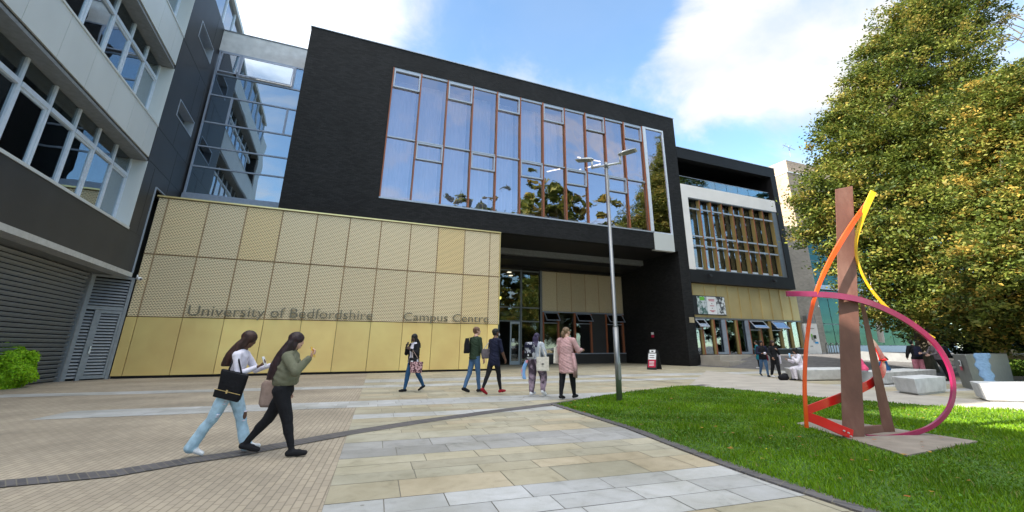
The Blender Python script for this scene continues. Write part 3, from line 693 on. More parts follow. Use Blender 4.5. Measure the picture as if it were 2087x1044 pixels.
# ---- right wing
wg = thing('campus_wing', 'lower black framed wing with roof balcony, white surround and gold ground floor cladding', 'building', (32, 31, .4))
X0, X1 = 26.06, 38.42
B('black_frame', 'black_cladding', wg, (X0, X1, Y0, Y0 + .6, 17.20, 18.20), (37.72, X1, Y0, Y0 + .6, 6.35, 17.20), (X0, 37.72, Y0, Y0 + .6, 6.35, 7.38))
B('black_frame_side', 'black_cladding', wg, (37.9, X1, Y0 + .6, 44, 6.35, 18.19), (X0, 37.9, Y0 + .6, 44, 17.9, 18.15), (X0, 37.9, Y0 + .6, 36, 6.36, 6.6))
B('roof_edge', 'aluminium', wg, (X0, X1 + .04, Y0 - .04, Y0 + .5, 18.20, 18.25))
B('white_surround', 'white_render', wg, (X0, 37.72, Y0 + .03, Y0 + .4, 13.62, 14.76), (X0, 26.78, Y0 + .03, Y0 + .4, 7.38, 13.62))
B('balcony_floor', 'soffit_grey', wg, (X0, 37.72, Y0 + .4, 33, 14.3, 14.55)); B('balcony_back_wall', 'black_cladding', wg, (X0, 37.72, 31, 31.3, 14.55, 17.9))
for i in range(8):
    a = X0 + .05 + i * 1.38; B('balustrade_pane', 'balustrade_glass', wg, (a, a + 1.34, Y0 + .1, Y0 + .12, 14.76, 15.50))
B('balustrade_rail', 'aluminium', wg, (X0, 37.1, Y0 + .08, Y0 + .14, 15.50, 15.53))
B('window_surround', 'grey_frame', wg, (37.1, 37.72, Y0 + .08, Y0 + .3, 7.38, 13.62), (26.78, 37.1, Y0 + .03, Y0 + .3, 7.38, 7.45), (26.78, 37.1, Y0 + .05, Y0 + .3, 13.53, 13.62))
wm = [26.78 + 1.29 * i for i in range(9)]
for i in range(8):
    a, b_ = wm[i], wm[i + 1]
    w_ = thing('window', None, None, ((a + b_) / 2, Y0 + .1, 7.4)); attach(w_, wg)
    if i < 7: B('timber_mullion', 'orange_timber', w_, (b_ - .03, b_ + .03, Y0 + .06, Y0 + .10, 7.46, 13.52))
    for z in (12.6, 10.2, 9.38): B('transom', 'aluminium', w_, (a + .08, b_ - .08, Y0 + .1, Y0 + .2, z, z + .12))
    B('pane', 'clear_glass', w_, (a, b_, Y0 + .52, Y0 + .53, 7.45, 13.53))
    B('timber_fin', 'ochre_timber', w_, (b_ - .05, b_ + .05, Y0 + .105, Y0 + .45, 7.46, 13.53))
    B('sill_box', 'white_frame', w_, (a + .15, b_ - .45, Y0 + .15, Y0 + .5, 7.46, 7.62))
    if i < 5: B('spandrel_screen', 'sage', w_, (a + .05, b_ - .06, Y0 + 1.1, Y0 + 1.15, 9.5, 10.25))
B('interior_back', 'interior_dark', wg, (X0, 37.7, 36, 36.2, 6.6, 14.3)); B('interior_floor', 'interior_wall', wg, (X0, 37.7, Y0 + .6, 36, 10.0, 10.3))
B('office_lamp', 'room_glow', wg, (30.4, 31.6, 33, 33.2, 9.1, 9.4)); B('office_lamp', 'room_glow', wg, (32.2, 32.7, 33, 33.2, 9.3, 9.9))
YG = 27.5
sj = [26.06] + [26.6 + 1.27 * i for i in range(10)] + [39.0]
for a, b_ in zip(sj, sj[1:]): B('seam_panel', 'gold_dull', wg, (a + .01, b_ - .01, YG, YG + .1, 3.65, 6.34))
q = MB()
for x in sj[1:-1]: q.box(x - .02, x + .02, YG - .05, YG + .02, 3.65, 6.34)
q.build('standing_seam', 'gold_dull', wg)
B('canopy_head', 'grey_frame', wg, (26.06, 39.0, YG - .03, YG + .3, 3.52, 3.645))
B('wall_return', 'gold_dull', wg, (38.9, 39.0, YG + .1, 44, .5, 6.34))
gm = [26.4, 27.22, 28.48, 29.76, 31.04, 32.40, 33.74, 35.0, 36.29, 37.6, 38.8]
for i, x in enumerate(gm): B('timber_post', 'orange_timber' if i < 7 else 'ochre_timber', wg, (x - .06, x + .06, YG - .02, YG + .25, .8, 3.52))
for i, (a, b_) in enumerate(zip(gm, gm[1:])):
    a += .06; b_ -= .06; low = .84 if i < 5 else 1.25
    B('ground_pane', 'clear_glass', wg, (a, b_, YG + .1, YG + .11, low, 3.52))
    B('timber_fin', 'ochre_timber', wg, (b_ - .16, b_, YG + .0, YG + .095, low, 3.51))
    if i in (2, 4): B('door_leaf', 'blue_grey_frame', wg, (b_ - .42, b_ - .02, YG - .05, YG + .05, .84, 3.5), (a, b_ - .42, YG - .05, YG + .05, .84, 1.0))
    if i >= 5: B('ochre_lower_panel', 'ochre_timber', wg, (a, b_, YG + .4, YG + .45, 1.3, 2.1))
    if i in (0, 5, 7): open_sash(wg, a, b_ + (.4 if i else .25), YG - .06, 3.48, .8, 42, 'aluminium', 'blue_glass'); B('transom', 'aluminium', wg, (a, b_, YG - .01, YG + .09, 2.72, 2.78))
B('plinth', 'dark_grey_panel', wg, (32.4, 39.0, YG - .15, YG + .25, .3, 1.2)); B('sill', 'blue_grey_frame', wg, (32.4, 39.0, YG - .22, YG + .25, 1.2, 1.26))
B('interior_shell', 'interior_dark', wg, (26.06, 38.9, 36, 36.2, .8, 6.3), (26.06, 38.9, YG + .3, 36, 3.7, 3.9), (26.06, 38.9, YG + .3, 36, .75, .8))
for x in (28.2, 33.1, 36.9): B('interior_column', 'interior_wall', wg, (x, x + .4, 30.5, 30.9, .8, 3.7))
# screen on the gold cladding
sc = thing('display_screen', 'wall mounted picture screen of three panels on the gold cladding above the doors', 'screen', (28.2, YG - .1, 4.6))
B('casing', 'black_paint', sc, (26.35, 29.86, YG - .12, YG - .055, 3.84, 5.36))
spots('picture_left', (.05, .14, .12), (.62, .68, .72), 4, .4, .6); spots('picture_right', (.06, .07, .08), (.72, .76, .78), 4, .42, .56)
B('picture', 'picture_left', sc, (26.82, 27.85, YG - .135, YG - .122, 3.90, 5.30)); B('picture', 'seat_green', sc, (27.1, 27.6, YG - .150, YG - .138, 4.98, 5.26))
B('notice', 'white_paint', sc, (27.87, 28.85, YG - .135, YG - .122, 3.90, 5.30)); B('picture', 'picture_right', sc, (28.87, 29.82, YG - .135, YG - .122, 3.90, 5.30))
for z, w_, m_ in ((5.05, .33, 'crimson'), (4.95, .30, 'crimson'), (4.72, .05, 'black_paint'), (4.55, .22, 'crimson'), (4.36, .05, 'black_paint'), (4.16, .30, 'crimson'), (4.08, .14, 'crimson')):
    B('text_line', m_, sc, (28.36 - w_, 28.36 + w_, YG - .148, YG - .138, z, z + .045))
# cameras / lights under the band
for x, lab in ((27.95, 'small black floodlight under the white surround nearest the brick pier'), (35.5, 'small black floodlight on the dark band near the wing corner')):
    t_ = thing('floodlight', lab, 'floodlight', (x, Y0, 6.9), 'floodlights on the wing band')
    B('bracket', 'black_paint', t_, (x - .03, x + .03, Y0 - .18, Y0, 7.0, 7.05)); q = MB(); q.box(x - .13, x + .13, Y0 - .36, Y0 - .12, 6.80, 7.0); q.build('housing', 'black_paint', t_, bevel=.03)

# ---- glazed link between office block and black block
lk = thing('link_building', 'glazed stair link with pale parapet squeezed between grey office block and black block', 'building', (-6, 32, 0))
YL = 30.5; LX0, LX1 = -8.72, -3.3
def lz(x, y): return PY(x, y, YL).z
B('parapet', 'light_concrete', lk, (LX0 - .06, LX1, YL, YL + .5, 19.9, 21.45)); B('parapet_cap', 'grey_frame', lk, (LX0 - .08, LX1, YL - .04, YL + .55, 21.45, 21.52))
rowsz = [9.98, 11.72, 13.05, 14.68, 16.6, 18.12, 19.83]
q = MB()
for z in rowsz: q.box(LX0 + .1, LX1, YL - .06, YL + .1, z - .04, z + .05)
q.box(LX0, LX0 + .1, YL - .06, YL + .1, 9.94, 19.9); q.build('frame', 'blue_grey_frame', lk)
for i in range(6):
    a, b_ = rowsz[i] + .05, rowsz[i + 1] - .04
    if i in (3, 5):
        xs_ = [LX0 + .1, -7.45, -4.28, LX1]
        for k in range(3):
            if (i == 5 and k < 2):
                open_sash(lk, xs_[k] + .06, xs_[k + 1] - .06, YL - .05, b_ - .02, b_ - a - .1, 6, 'blue_grey_frame', 'blue_glass')
            else: B('pane', 'blue_glass', lk, (xs_[k] + .06, xs_[k + 1] - .06, YL, YL + .012, a, b_))
            if k: B('post', 'blue_grey_frame', lk, (xs_[k] - .06, xs_[k] + .06, YL - .05, YL + .08, a, b_))
    else: B('pane', 'blue_glass', lk, (LX0 + .1, LX1, YL, YL + .012, a, b_))
B('base_flashing', 'blue_grey_frame', lk, (LX0, LX1, YL - .25, YL + .3, 9.4, 9.93)); B('floor_edge', 'interior_wall', lk, (LX0, LX1, YL + .8, 36, 12.9, 13.2), (LX0, LX1, YL + .8, 36, 16.4, 16.7), (LX0, LX1, YL + .3, 36, 9.5, 9.8))
B('back_wall', 'interior_wall', lk, (LX0, LX1, 36, 36.2, 9.4, 21.4))
B('flat_roof', 'dark_grey_panel', lk, (GX0, LX1 + 5, Y0 + .5, YL + .3, 8.0, 8.4))

# ---- office block on the left
ob = thing('office_building', 'tall grey and cream office block with ribbon windows and a louvred ground floor', 'building', (-9, 20, 0))
XO = -8.8; YA = 10.5
B('dark_band', 'dark_grey_panel', ob, (-9.6, XO, YA, 25.04, 4.72, 6.45)); B('light_sill', 'cream_panel', ob, (-9.6, XO + .03, YA, 25.03, 6.45, 6.55), (-9.6, XO + .03, YA, 24.98, 11.60, 11.68), (-9.6, XO + .03, YA, 24.98, 16.80, 16.88))
pj = [YA] + [11.2 + 1.83 * i for i in range(8)] + [24.98]
for z0, z1 in ((9.98, 11.6), (15.10, 16.8), (20.2, 21.6)):
    for a, b_ in zip(pj, pj[1:]): B('cream_spandrel_panel', 'cream_panel', ob, (-9.4, XO, a + .008, b_ - .008, z0, z1))
    B('spandrel_backing', 'gutter_dark', ob, (-9.55, -9.42, YA, 24.9, z0, z1))
    B('gutter', 'gutter_dark', ob, (-9.4, XO - .06, YA, 24.95, z0 - .09, z0)); B('slab_soffit', 'soffit_grey', ob, (-9.7, XO - .02, YA, 24.97, z0 - .2, z0 - .09))
for z0, z1 in ((6.56, 9.78), (11.7, 14.9), (16.9, 20.0)): B('return_wall', 'cream_panel', ob, (-9.9, XO - .002, 25.0, 25.2, z0, z1))
ym = [25.0 - 1.66 * k for k in range(9)]
for z0, z1, zt in ((6.56, 9.78, 8.95), (11.69, 14.90, 14.1), (16.89, 20.0, 19.2)):
    for k in range(8):
        a, b_ = ym[k + 1] + .07, ym[k] - .07
        w_ = thing('window', None, None, (-9.4, (a + b_) / 2, z0)); attach(w_, ob)
        B('mullion', 'white_frame', w_, (-9.50, -9.36, b_ + .01, b_ + .13, z0, z1)) if True else 0
        B('frame', 'white_frame', w_, (-9.48, -9.33, a, b_, zt - .09, zt + .06)); B('sill', 'white_frame', w_, (-9.48, -9.36, a, b_, z0, z0 + .08))
        if k % 2 == 0: B('casement', 'white_frame', w_, (-9.46, -9.38, a, a + .09, z0 + .08, zt - .09), (-9.46, -9.38, b_ - .09, b_, z0 + .08, zt - .09), (-9.46, -9.38, a + .09, b_ - .09, zt - .17, zt - .09), (-9.46, -9.38, a + .09, b_ - .09, z0 + .08, z0 + .16))
        B('pane', 'office_glass', w_, (-9.43, -9.42, a, b_, z0 + .08, zt - .09)); B('top_light', 'clear_glass', w_, (-9.43, -9.42, a, b_, zt + .06, z1))
        if (k + int(z0)) % 3 != 1: B('blind', 'sage', w_, (-9.9, -9.88, a, b_, z0 + random.uniform(.3, 1.4), z1))
B('interior', 'interior_wall', ob, (-14, -13.8, YA, 25, 6.4, 21), (-13.8, -9.6, YA, 25, 9.82, 10.3), (-13.8, -9.6, YA, 25, 15.0, 15.4), (-13.8, -9.6, YA, 25, 6.3, 6.5))
# dark clad stair tower
SB = [(13.15, 14.12), (18.2, 19.28)]; WY0, WY1 = 26.72, 29.6
q = MB(); q.box(-9.4, XO, 25.04, 26.68, 4.72, 21.65)
zz_ = [9.05, 13.15, 14.12, 18.2, 19.28, 21.65]
q.box(-9.4, XO, 26.68, WY0, 9.05, 21.65)
for k in range(0, 6, 2): q.box(-9.4, XO, WY0, WY1, zz_[k], zz_[k + 1])
q.box(-9.4, XO, WY1, 31.2, 9.05, 21.65); q.build('dark_cladding', 'dark_grey_panel', ob)
q = MB()
for y in (27.6,): pass
for z in (6.46, 9.9, 11.63, 16.8): q.box(XO, XO + .006, 25.1 if z > 7 else 25.05, 31 if z > 9.1 else 26.6, z - .012, z + .012)
for y, z0, z1 in ((28.3, 9.1, 11.6), (27.4, 11.66, 13.1), (29.9, 11.66, 16.7), (28.6, 14.2, 16.7), (26.0, 6.5, 9.8), (29.2, 19.4, 21.6)): q.box(XO, XO + .006, y - .012, y + .012, z0, z1)
q.build('cladding_joint', 'gutter_dark', ob)
for z0, z1 in SB:
    w_ = thing('small_window', None, None, (-8.9, 28.2, z0)); attach(w_, ob)
    q = MB(); e = .05
    q.box(-9.3, XO + .02, WY0, WY0 + e, z0, z1); q.box(-9.3, XO + .02, WY1 - e, WY1, z0, z1); q.box(-9.3, XO + .02, WY0 + e, WY1 - e, z0, z0 + e); q.box(-9.3, XO + .02, WY0 + e, WY1 - e, z1 - e, z1)
    q.build('trim', 'aluminium', w_); B('pane', 'clear_glass', w_, (-9.26, -9.25, WY0 + e, WY1 - e, z0 + e, z1 - e)); B('dark_room', 'interior_dark', w_, (-9.9, -9.8, WY0, WY1, z0, z1))
B('opening_trim', 'aluminium', ob, (XO - .05, XO + .05, 26.68, 26.74, 4.72, 9.05), (XO - .05, XO + .05, 26.74, 31, 9.0, 9.06))
B('dark_opening', 'dark_void', ob, (-10, -9.9, 26.5, 31.5, 0, 9.3))
# top storey
B('top_storey_glass', 'blue_glass', ob, (-9.0, -8.98, 10, 45, 21.75, 24.3)); q = MB()
for y in np.arange(10.5, 45, 2.2): q.box(-9.05, -8.9, y, y + .1, 21.7, 24.3)
q.box(-9.05, -8.88, 10, 45, 21.66, 21.8); q.build('top_storey_frame', 'white_frame', ob)
B('roof', 'cream_panel', ob, (-16, -8.78, 10, 45, 24.3, 24.62)); B('core', 'interior_dark', ob, (-16, -14.1, YA, 45, 0, 24.3), (-14, -9.2, 31.3, 45, 0, 24.2), (-14, -9.0, YA, YA + .3, 4.7, 24.3))
# canopy edge, soffit, louvres
B('canopy_edge', 'cream_panel', ob, (-9.3, XO + .06, YA, 26.66, 4.50, 4.70)).data.materials[0] = mat('galvanised')
B('canopy_soffit', 'soffit_grey', ob, (-10.6, -9.3, YA, 26.9, 4.52, 4.62))
lv = MB()
for k in range(27):
    z = .12 + k * .165
    M_ = Matrix.Translation((-9.95, 0, z)) @ Matrix.Rotation(R(38), 4, 'Y')
    lv.box(-.012, .012, YA, 25.75, -.07, .07, 0, M_)
lv.build('louvre_panel', 'louvre_metal', ob); B('louvre_backing', 'dark_void', ob, (-10.6, -10.2, YA, 26.3, 0, 4.55))
B('louvre_post', 'louvre_metal', ob, (-10.02, -9.84, 25.72, 25.92, 0, 4.52))
# angled louvred door screen
p0, p1 = Vector((-9.88, 25.86, 0)), Vector((-8.70, 26.93, 0)); ax = (p1 - p0); Ls = ax.length; aM = Matrix.Translation(p0) @ Matrix.Rotation(math.atan2(ax.y, ax.x), 4, 'Z')
B('door_frame', 'louvre_metal', ob)
q = MB()
for a in ((0, .14), (.46, .60), (Ls - .13, Ls)): q.box(a[0], a[1], -.06, .06, 0, 4.5 if a[0] != .46 else 2.95, 0, aM)
q.box(.14, Ls - .13, -.05, .05, 2.96, 3.12, 0, aM); q.box(.14, Ls - .13, -.05, .05, 4.4, 4.5, 0, aM); q.build('door_frame', 'louvre_metal', ob)
q = MB()
for k in range(9):
    z = 3.2 + k * .135; q.box(.14, Ls - .13, -.012, .012, -.05, .05, 0, aM @ Matrix.Translation((0, 0, z)) @ Matrix.Rotation(R(-35), 4, 'X'))
for k in range(21):
    z = .14 + k * .135; q.box(.14, .46, -.012, .012, -.05, .05, 0, aM @ Matrix.Translation((0, 0, z)) @ Matrix.Rotation(R(-35), 4, 'X'))
q.build('louvre_infill', 'louvre_metal', ob)
q = MB()
for k in range(20):
    z = .28 + k * .13; q.box(.70, Ls - .22, -.012, .012, -.05, .05, 0, aM @ Matrix.Translation((0, 0, z)) @ Matrix.Rotation(R(-35), 4, 'X'))
q.box(.60, .70, -.05, .04, .06, 2.94, 0, aM); q.box(Ls - .22, Ls - .135, -.05, .04, .06, 2.94, 0, aM); q.box(.70, Ls - .22, -.05, .04, .06, .2, 0, aM); q.box(.70, Ls - .22, -.05, .04, 2.82, 2.94, 0, aM)
dr = q.build('louvred_door', 'louvre_metal', ob); q = MB(); q.box(.62, .68, -.12, -.05, 1.1, 1.4, 0, aM); q.build('handle', 'galvanised', dr)
q = MB(); q.box(.1, Ls - .1, .1, .14, 0, 4.5, 0, aM); q.build('screen_backing', 'dark_void', ob)

def seccam(name, c, d, label, group='security cameras'):
    c = Vector(c); d = Vector(d).normalized(); t_ = thing(name, label, 'camera', c, group)
    q = MB(); q.tube([c, c + Vector((0, 0, -.12))], .03); q.tube([c + Vector((0, 0, -.12)), c + d * .12 + Vector((0, 0, -.14))], .02); q.build('bracket', 'white_paint', t_)
    q = MB(); h = c + d * .15 + Vector((0, 0, -.15)); q.tube([h - d * .1, h + d * .17], .075, 12); q.build('housing', 'white_paint', t_, smooth=True)
    q = MB(); q.tube([h + d * .171, h + d * .19], .05, 12); q.build('lens', 'black_paint', t_)
seccam('security_camera', PY(281, 560, 26.8), (.7, -.7, -.25), 'white bullet camera on the left end of the gold wall')

# ---- brick tower with teal glazing beyond the wing
tw = thing('brick_tower', 'pale stone and brick building with teal glazing beyond the black wing', 'building', (56, 38, .8))
B('stone_upper', 'buff_brick', tw, (50.75, 80, 34, 60, 15.2, 22.5), (54, 80, 36, 60, 22.5, 25.6)); B('coping', 'white_render', tw, (50.65, 80, 33.9, 60.1, 22.5, 22.68))
B('upper_flank', 'white_render', tw, (44, 50.74, 36, 60, 6, 22.3)).data.materials[0] = mat('buff_brick')
B('brick_pier', 'grey_brick', tw, (46.8, 51.95, 34, 40, .4, 15.2), (49.2, 52.6, 33.7, 34, 14.6, 15.2))
q = MB()
for i in range(12):
    for k, (z0, z1) in enumerate(((1.6, 3.9), (4.0, 7.9), (8.5, 9.9), (10, 11.4), (11.5, 12.9), (13, 15.1))):
        q.box(52.02 + i * 2.3, 54.2 + i * 2.3, 34.4, 34.42, z0, z1)
q.build('teal_pane', 'teal_glass', tw)
B('glazing_frame', 'grey_frame', tw, (52, 80, 34.45, 34.6, 0.8, 15.2)); B('glazing_ledge', 'blue_grey_frame', tw, (52, 80, 34.0, 34.4, 7.92, 8.45), (52, 80, 34.2, 34.4, .5, 1.55))
sf = MB()
for y in (1,): sf.tube([(53.6, 35, 25.6), (53.6, 35, 27.2)], .04); sf.tube([(52.4, 35, 27.1), (54.8, 35, 26.8)], .03); sf.tube([(52.8, 34.7, 27.3), (52.8, 35.3, 26.8)], .02); sf.tube([(53.8, 34.7, 27.2), (53.8, 35.3, 26.7)], .02)
a_ = sf.build('roof_aerial', 'grey_frame'); tag(a_, 'thin aerial on the roof of the pale stone building', 'aerial')
# white raking column in front of the glazing
wc = MB(); c_ = FD(1797, 698, 44); c1_ = FD(1786, 600, 44); wc.tube([c_, c1_ + Vector((0, 0, 2))], .26, 16)
tag(wc.build('raking_column', 'white_render', smooth=True), 'white round column leaning in front of the teal glazing under the trees', 'column')

# ================================================================== SCULPTURE
def crom(pts, n=10):
    P = [Vector(p) for p in pts]; P = [P[0] * 2 - P[1]] + P + [P[-1] * 2 - P[-2]]; out_ = []
    for i in range(1, len(P) - 2):
        for k in range(n):
            t = k / n; a, b, c, d = P[i - 1:i + 3]
            out_.append(.5 * ((2 * b) + (c - a) * t + (2 * a - 5 * b + 4 * c - d) * t * t + (3 * b - a - 3 * c + d) * t ** 3))
    return out_ + [P[-2]]
def band(name, ctrl, m_, parent, wdir=None, thick=.028):
    """ctrl: (x, y, distance, width)"""
    C3 = crom([FD(c[0], c[1], c[2]) for c in ctrl]); Wd = crom([(c[3], 0, 0) for c in ctrl]); q = MB(); rings = []
    for i, p in enumerate(C3):
        t = (C3[min(i + 1, len(C3) - 1)] - C3[max(i - 1, 0)]).normalized()
        n1 = wdir - t * wdir.dot(t) if wdir is not None else t.cross(FW)
        n1.normalize(); n2 = t.cross(n1); w = Wd[i].x / 2; h = thick / 2
        rings.append([p + n1 * w + n2 * h, p - n1 * w + n2 * h, p - n1 * w - n2 * h, p + n1 * w - n2 * h])
    q.loft(rings); return q.build(name, m_, parent, bevel=.004)
D0 = 7.55
sp = thing('steel_sculpture', 'rusty steel column sculpture with sweeping purple, orange, yellow and red steel bands on lawn', 'sculpture', G(1740, 897))
q = MB(); fr = [FD(1717, 891, D0), FD(1763, 899, D0), FD(1738, 379, D0 - .02), FD(1702, 386, D0 - .02)]
SG = G(1740, 897); SG.z = 0; SG.normalize(); off = SG * .13; q.prism(fr, off); q.build('column', 'corten', sp, bevel=.006)
q = MB(); leg = [FD(1751, 604, D0 + .12), FD(1757, 600, D0 + .12), FD(1826, 885, 7.98), FD(1801, 887, 7.94)]; q.prism([leg[3], leg[2], leg[1], leg[0]], SG * .09); q.build('raking_leg', 'corten', sp, bevel=.004)
q = MB(); bar = [FD(1761, 891, D0 + .16), FD(1806, 886, 7.95), FD(1802, 867, 7.95), FD(1761, 871, D0 + .16)]; q.prism(bar, FW * .08); q.build('foot_plate', 'corten', sp)
band('purple_band', [(1603, 599, 7.35, .085), (1655, 600, 7.38, .09), (1710, 604, 7.44, .10), (1760, 614, 7.50, .10), (1815, 636, 7.6, .10), (1868, 668, 7.68, .10), (1910, 706, 7.74, .08), (1935, 750, 7.76, .07), (1943, 795, 7.76, .065), (1932, 836, 7.74, .065), (1900, 868, 7.72, .065), (1855, 885, 7.70, .068), (1805, 892, 7.68, .07), (1766, 891, 7.64, .07)], 'purple_paint', sp, thick=.045)
band('orange_band', [(1777, 398, 7.50, .07), (1760, 424, 7.44, .07), (1735, 460, 7.40, .08), (1708, 503, 7.38, .082), (1685, 545, 7.38, .07), (1665, 592, 7.38, .06), (1652, 640, 7.38, .055), (1645, 690, 7.38, .055), (1641, 740, 7.38, .055), (1640, 795, 7.38, .058), (1642, 835, 7.38, .055), (1644, 872, 7.40, .055)], 'orange_paint', sp)
band('yellow_band', [(1780, 391, 7.42, .10), (1767, 420, 7.42, .095), (1754, 455, 7.44, .075), (1745, 492, 7.46, .05), (1747, 530, 7.52, .038), (1763, 570, 7.56, .035), (1788, 606, 7.6, .045), (1820, 638, 7.65, .055), (1862, 664, 7.7, .05), (1905, 689, 7.76, .02)], 'yellow_paint', sp)
UPV = Vector((0, 0, 1))
band('red_band', [(1768, 685, 7.9, .10), (1785, 706, 8.05, .12), (1799, 735, 8.1, .15), (1798, 757, 8.05, .15), (1780, 778, 7.95, .13), (1757, 791, 7.85, .13), (1735, 800, 7.8, .13), (1712, 811, 7.72, .13), (1680, 823, 7.55, .125), (1645, 836, 7.45, .12)], 'red_paint', sp, wdir=UPV, thick=.02)
band('red_foot_band', [(1641, 847, 7.42, .13), (1680, 862, 7.45, .14), (1710, 875, 7.48, .14), (1738, 886, 7.50, .14)], 'red_paint', sp, wdir=UPV, thick=.02)
q = MB()
for x, y in ((1719, 878), (1728, 882), (1733, 889)): c = FD(x, y, 7.47); q.tube([c, c - FW * .03], .012, 6)
q.build('bolt', 'galvanised', sp)
q = MB()
for x, y, d in ((1776, 397, 7.46), (1781, 399, 7.46), (1775, 590, 7.5)): c = FD(x, y, d); q.tube([c, c - FW * .03], .010, 6)
q.build('bolt', 'galvanised', sp)
q = MB(); q.prism([(p.x, p.y, -.02) for p in reversed(PADP)][::-1], (0, 0, .065)); tag(q.build('concrete_pad', 'plinth'), 'flat brown concrete slab under the steel sculpture in the lawn', 'plinth slab')

# ================================================================== LAMP POST
LB = G(1263, 820); LD = LB.dot(FW); top = FD(1238, 334, LD)
lp = thing('street_lamp', 'tall grey steel lamp post with two flat lamp heads at the lawn corner', 'street lamp', LB)
LB = Vector((LB.x, LB.y, 0)); LT = Vector((LB.x, LB.y, top.z)); mid = LB + (LT - LB) * .28
q = MB(); q.tube([LB, mid], .078, 16); q.tube([mid, mid + Vector((0, 0, .03)), LT], .06, 16, radii=[.078, .058, .048]); q.tube([LT - Vector((0, 0, .12)), LT + Vector((0, 0, .03))], .058, 16); q.build('pole', 'steel', lp, smooth=True)
q = MB(); q.box(-.07, .07, -.011, .011, -.2, .2, 0, Matrix.Translation(LB + Vector((0, -.075, .75))) @ Matrix.Rotation(R(24), 4, 'Z')); q.build('access_door', 'steel', lp)
RTV = Vector((FW.y, -FW.x, 0)); bl, br_ = LT + RTV * -.49 + Vector((0, 0, -.06)) , LT + RTV * .44 + Vector((0, 0, -.06)); tilt = RTV
bd = (RTV * .9 - FW * .43).normalized(); bl = LT - bd * .45 + Vector((0, 0, -.05)); br_ = LT + bd * .44 + Vector((0, 0, -.05))
q = MB(); q.tube([bl, br_], .036, 10); q.tube([LT + Vector((0, 0, -.22)), LT + bd * .14 + Vector((0, 0, -.06))], .015, 6); q.tube([LT + Vector((0, 0, -.22)), LT - bd * .14 + Vector((0, 0, -.06))], .015, 6); q.build('crossbar', 'galvanised', lp, smooth=True)
for s, p in ((-1, bl), (1, br_)):
    q = MB(); q.tube([p + Vector((0, 0, -.04)), p + Vector((0, 0, .25))], .034, 10); arm_ = q.build('riser', 'galvanised', lp, smooth=True)
    hd = bd * s * (1 if s < 0 else 1); c = p + Vector((0, 0, .28)) + hd * .06; M_ = Matrix.Translation(c) @ Matrix.Rotation(math.atan2(hd.y, hd.x), 4, 'Z') @ Matrix.Rotation(R(-6), 4, 'Y')
    q = MB(); rings = []
    for x, w, t in ((-.12, .05, .02), (-.05, .11, .05), (.1, .15, .06), (.32, .15, .035), (.46, .13, .015)):
        rings.append([M_ @ Vector((x, w * a, t * b_)) for a, b_ in ((-1, -.3), (1, -.3), (1, .2), (.5, 1), (-.5, 1), (-1, .2))])
    q.loft(rings); hd_o = q.build('lamp_head', 'galvanised', lp, bevel=.008)
    q = MB(); q.box(.0, .40, -.11, .11, -.028, -.02, 0, M_); q.build('lens', 'soffit_grey', hd_o)

# ================================================================== BENCHES, BIN, SIGNS
def slabthing(name, label, cat, pl, pc, pr, h, m_, splay=.10, foot=.06, group=None, tilt=0, plinth=True):
    l, c, r_ = GT(*pl), GT(*pc), GT(*pr); f = l + (r_ - c); base = [c, r_, f, l]; z0 = min(p.z for p in base)
    ctr = (c + r_ + f + l) / 4; t_ = thing(name, label, cat, (ctr.x, ctr.y, z0), group)
    def inset(k, z, ps=base): return [Vector((ctr.x + (p.x - ctr.x) * (1 + k), ctr.y + (p.y - ctr.y) * (1 + k), z)) for p in ps]
    L = (r_ - c).length
    q = MB(); q.loft([inset(-.02, z0 + foot), inset(splay, z0 + h)]); q.build('seat_block', m_, t_, bevel=.015)
    if plinth: q = MB(); q.loft([inset(-.12, z0 - .01), inset(-.12, z0 + foot)]); q.build('plinth', 'light_concrete', t_)
    return t_, base, ctr
slabthing('concrete_bench', 'long white concrete bench with the person in white sitting on its end', 'bench', (1604, 771), (1634, 778), (1752, 776), .46, 'bench_concrete', .04, group='white concrete benches')
slabthing('concrete_bench', 'white concrete bench behind the rusty column, seat of the child in the denim jacket', 'bench', (1740, 781), (1809, 786), (1912, 777), .46, 'bench_concrete', .03, group='white concrete benches')
slabthing('concrete_bench', 'short angular white concrete bench standing forward, right of the red band', 'bench', (1828, 801), (1872, 808), (1932, 801), .48, 'bench_concrete', .07, group='white concrete benches')
slabthing('concrete_bench', 'white concrete bench in front of the grey bin at the right edge', 'bench', (1990, 813), (2012, 821), (2150, 824), .46, 'bench_concrete', .06, group='white concrete benches')
# bin
l, c, r_ = GT(1963, 790), GT(1990, 797), GT(2068, 781); f = l + (r_ - c); ctr = (l + r_) / 2
bn = thing('litter_bin', 'large dark grey recycling bin housing with an oval opening and red notice', 'bin', (ctr.x, ctr.y, 0))
up = Vector((0, 0, 1)); hb = 1.12
dn = Vector((ctr.x, ctr.y, 0))
q = MB(); bt = [c, r_, f, l]; q.loft([[Vector((p.x, p.y, .0)) for p in bt], [Vector((dn.x + (p.x - dn.x) * 1.06, dn.y + (p.y - dn.y) * 1.06, hb)) for p in bt]]); q.build('housing', 'bin_grey', bn, bevel=.02)
tcen = Vector((dn.x, dn.y, hb)) + ((l + c) / 2 - dn) * .62
q = MB(); q.tube([tcen + up * .002, tcen + up * .012], .2, 16); q.build('opening', 'dark_void', bn)
n_ = (c - l).cross(up).normalized(); n_ = n_ if n_.dot(Vector((0, 0, 0)) - c) > 0 else -n_
fc = (l + c) / 2 + ((l + c) / 2 - dn) * .055; ed = (c - l).normalized()
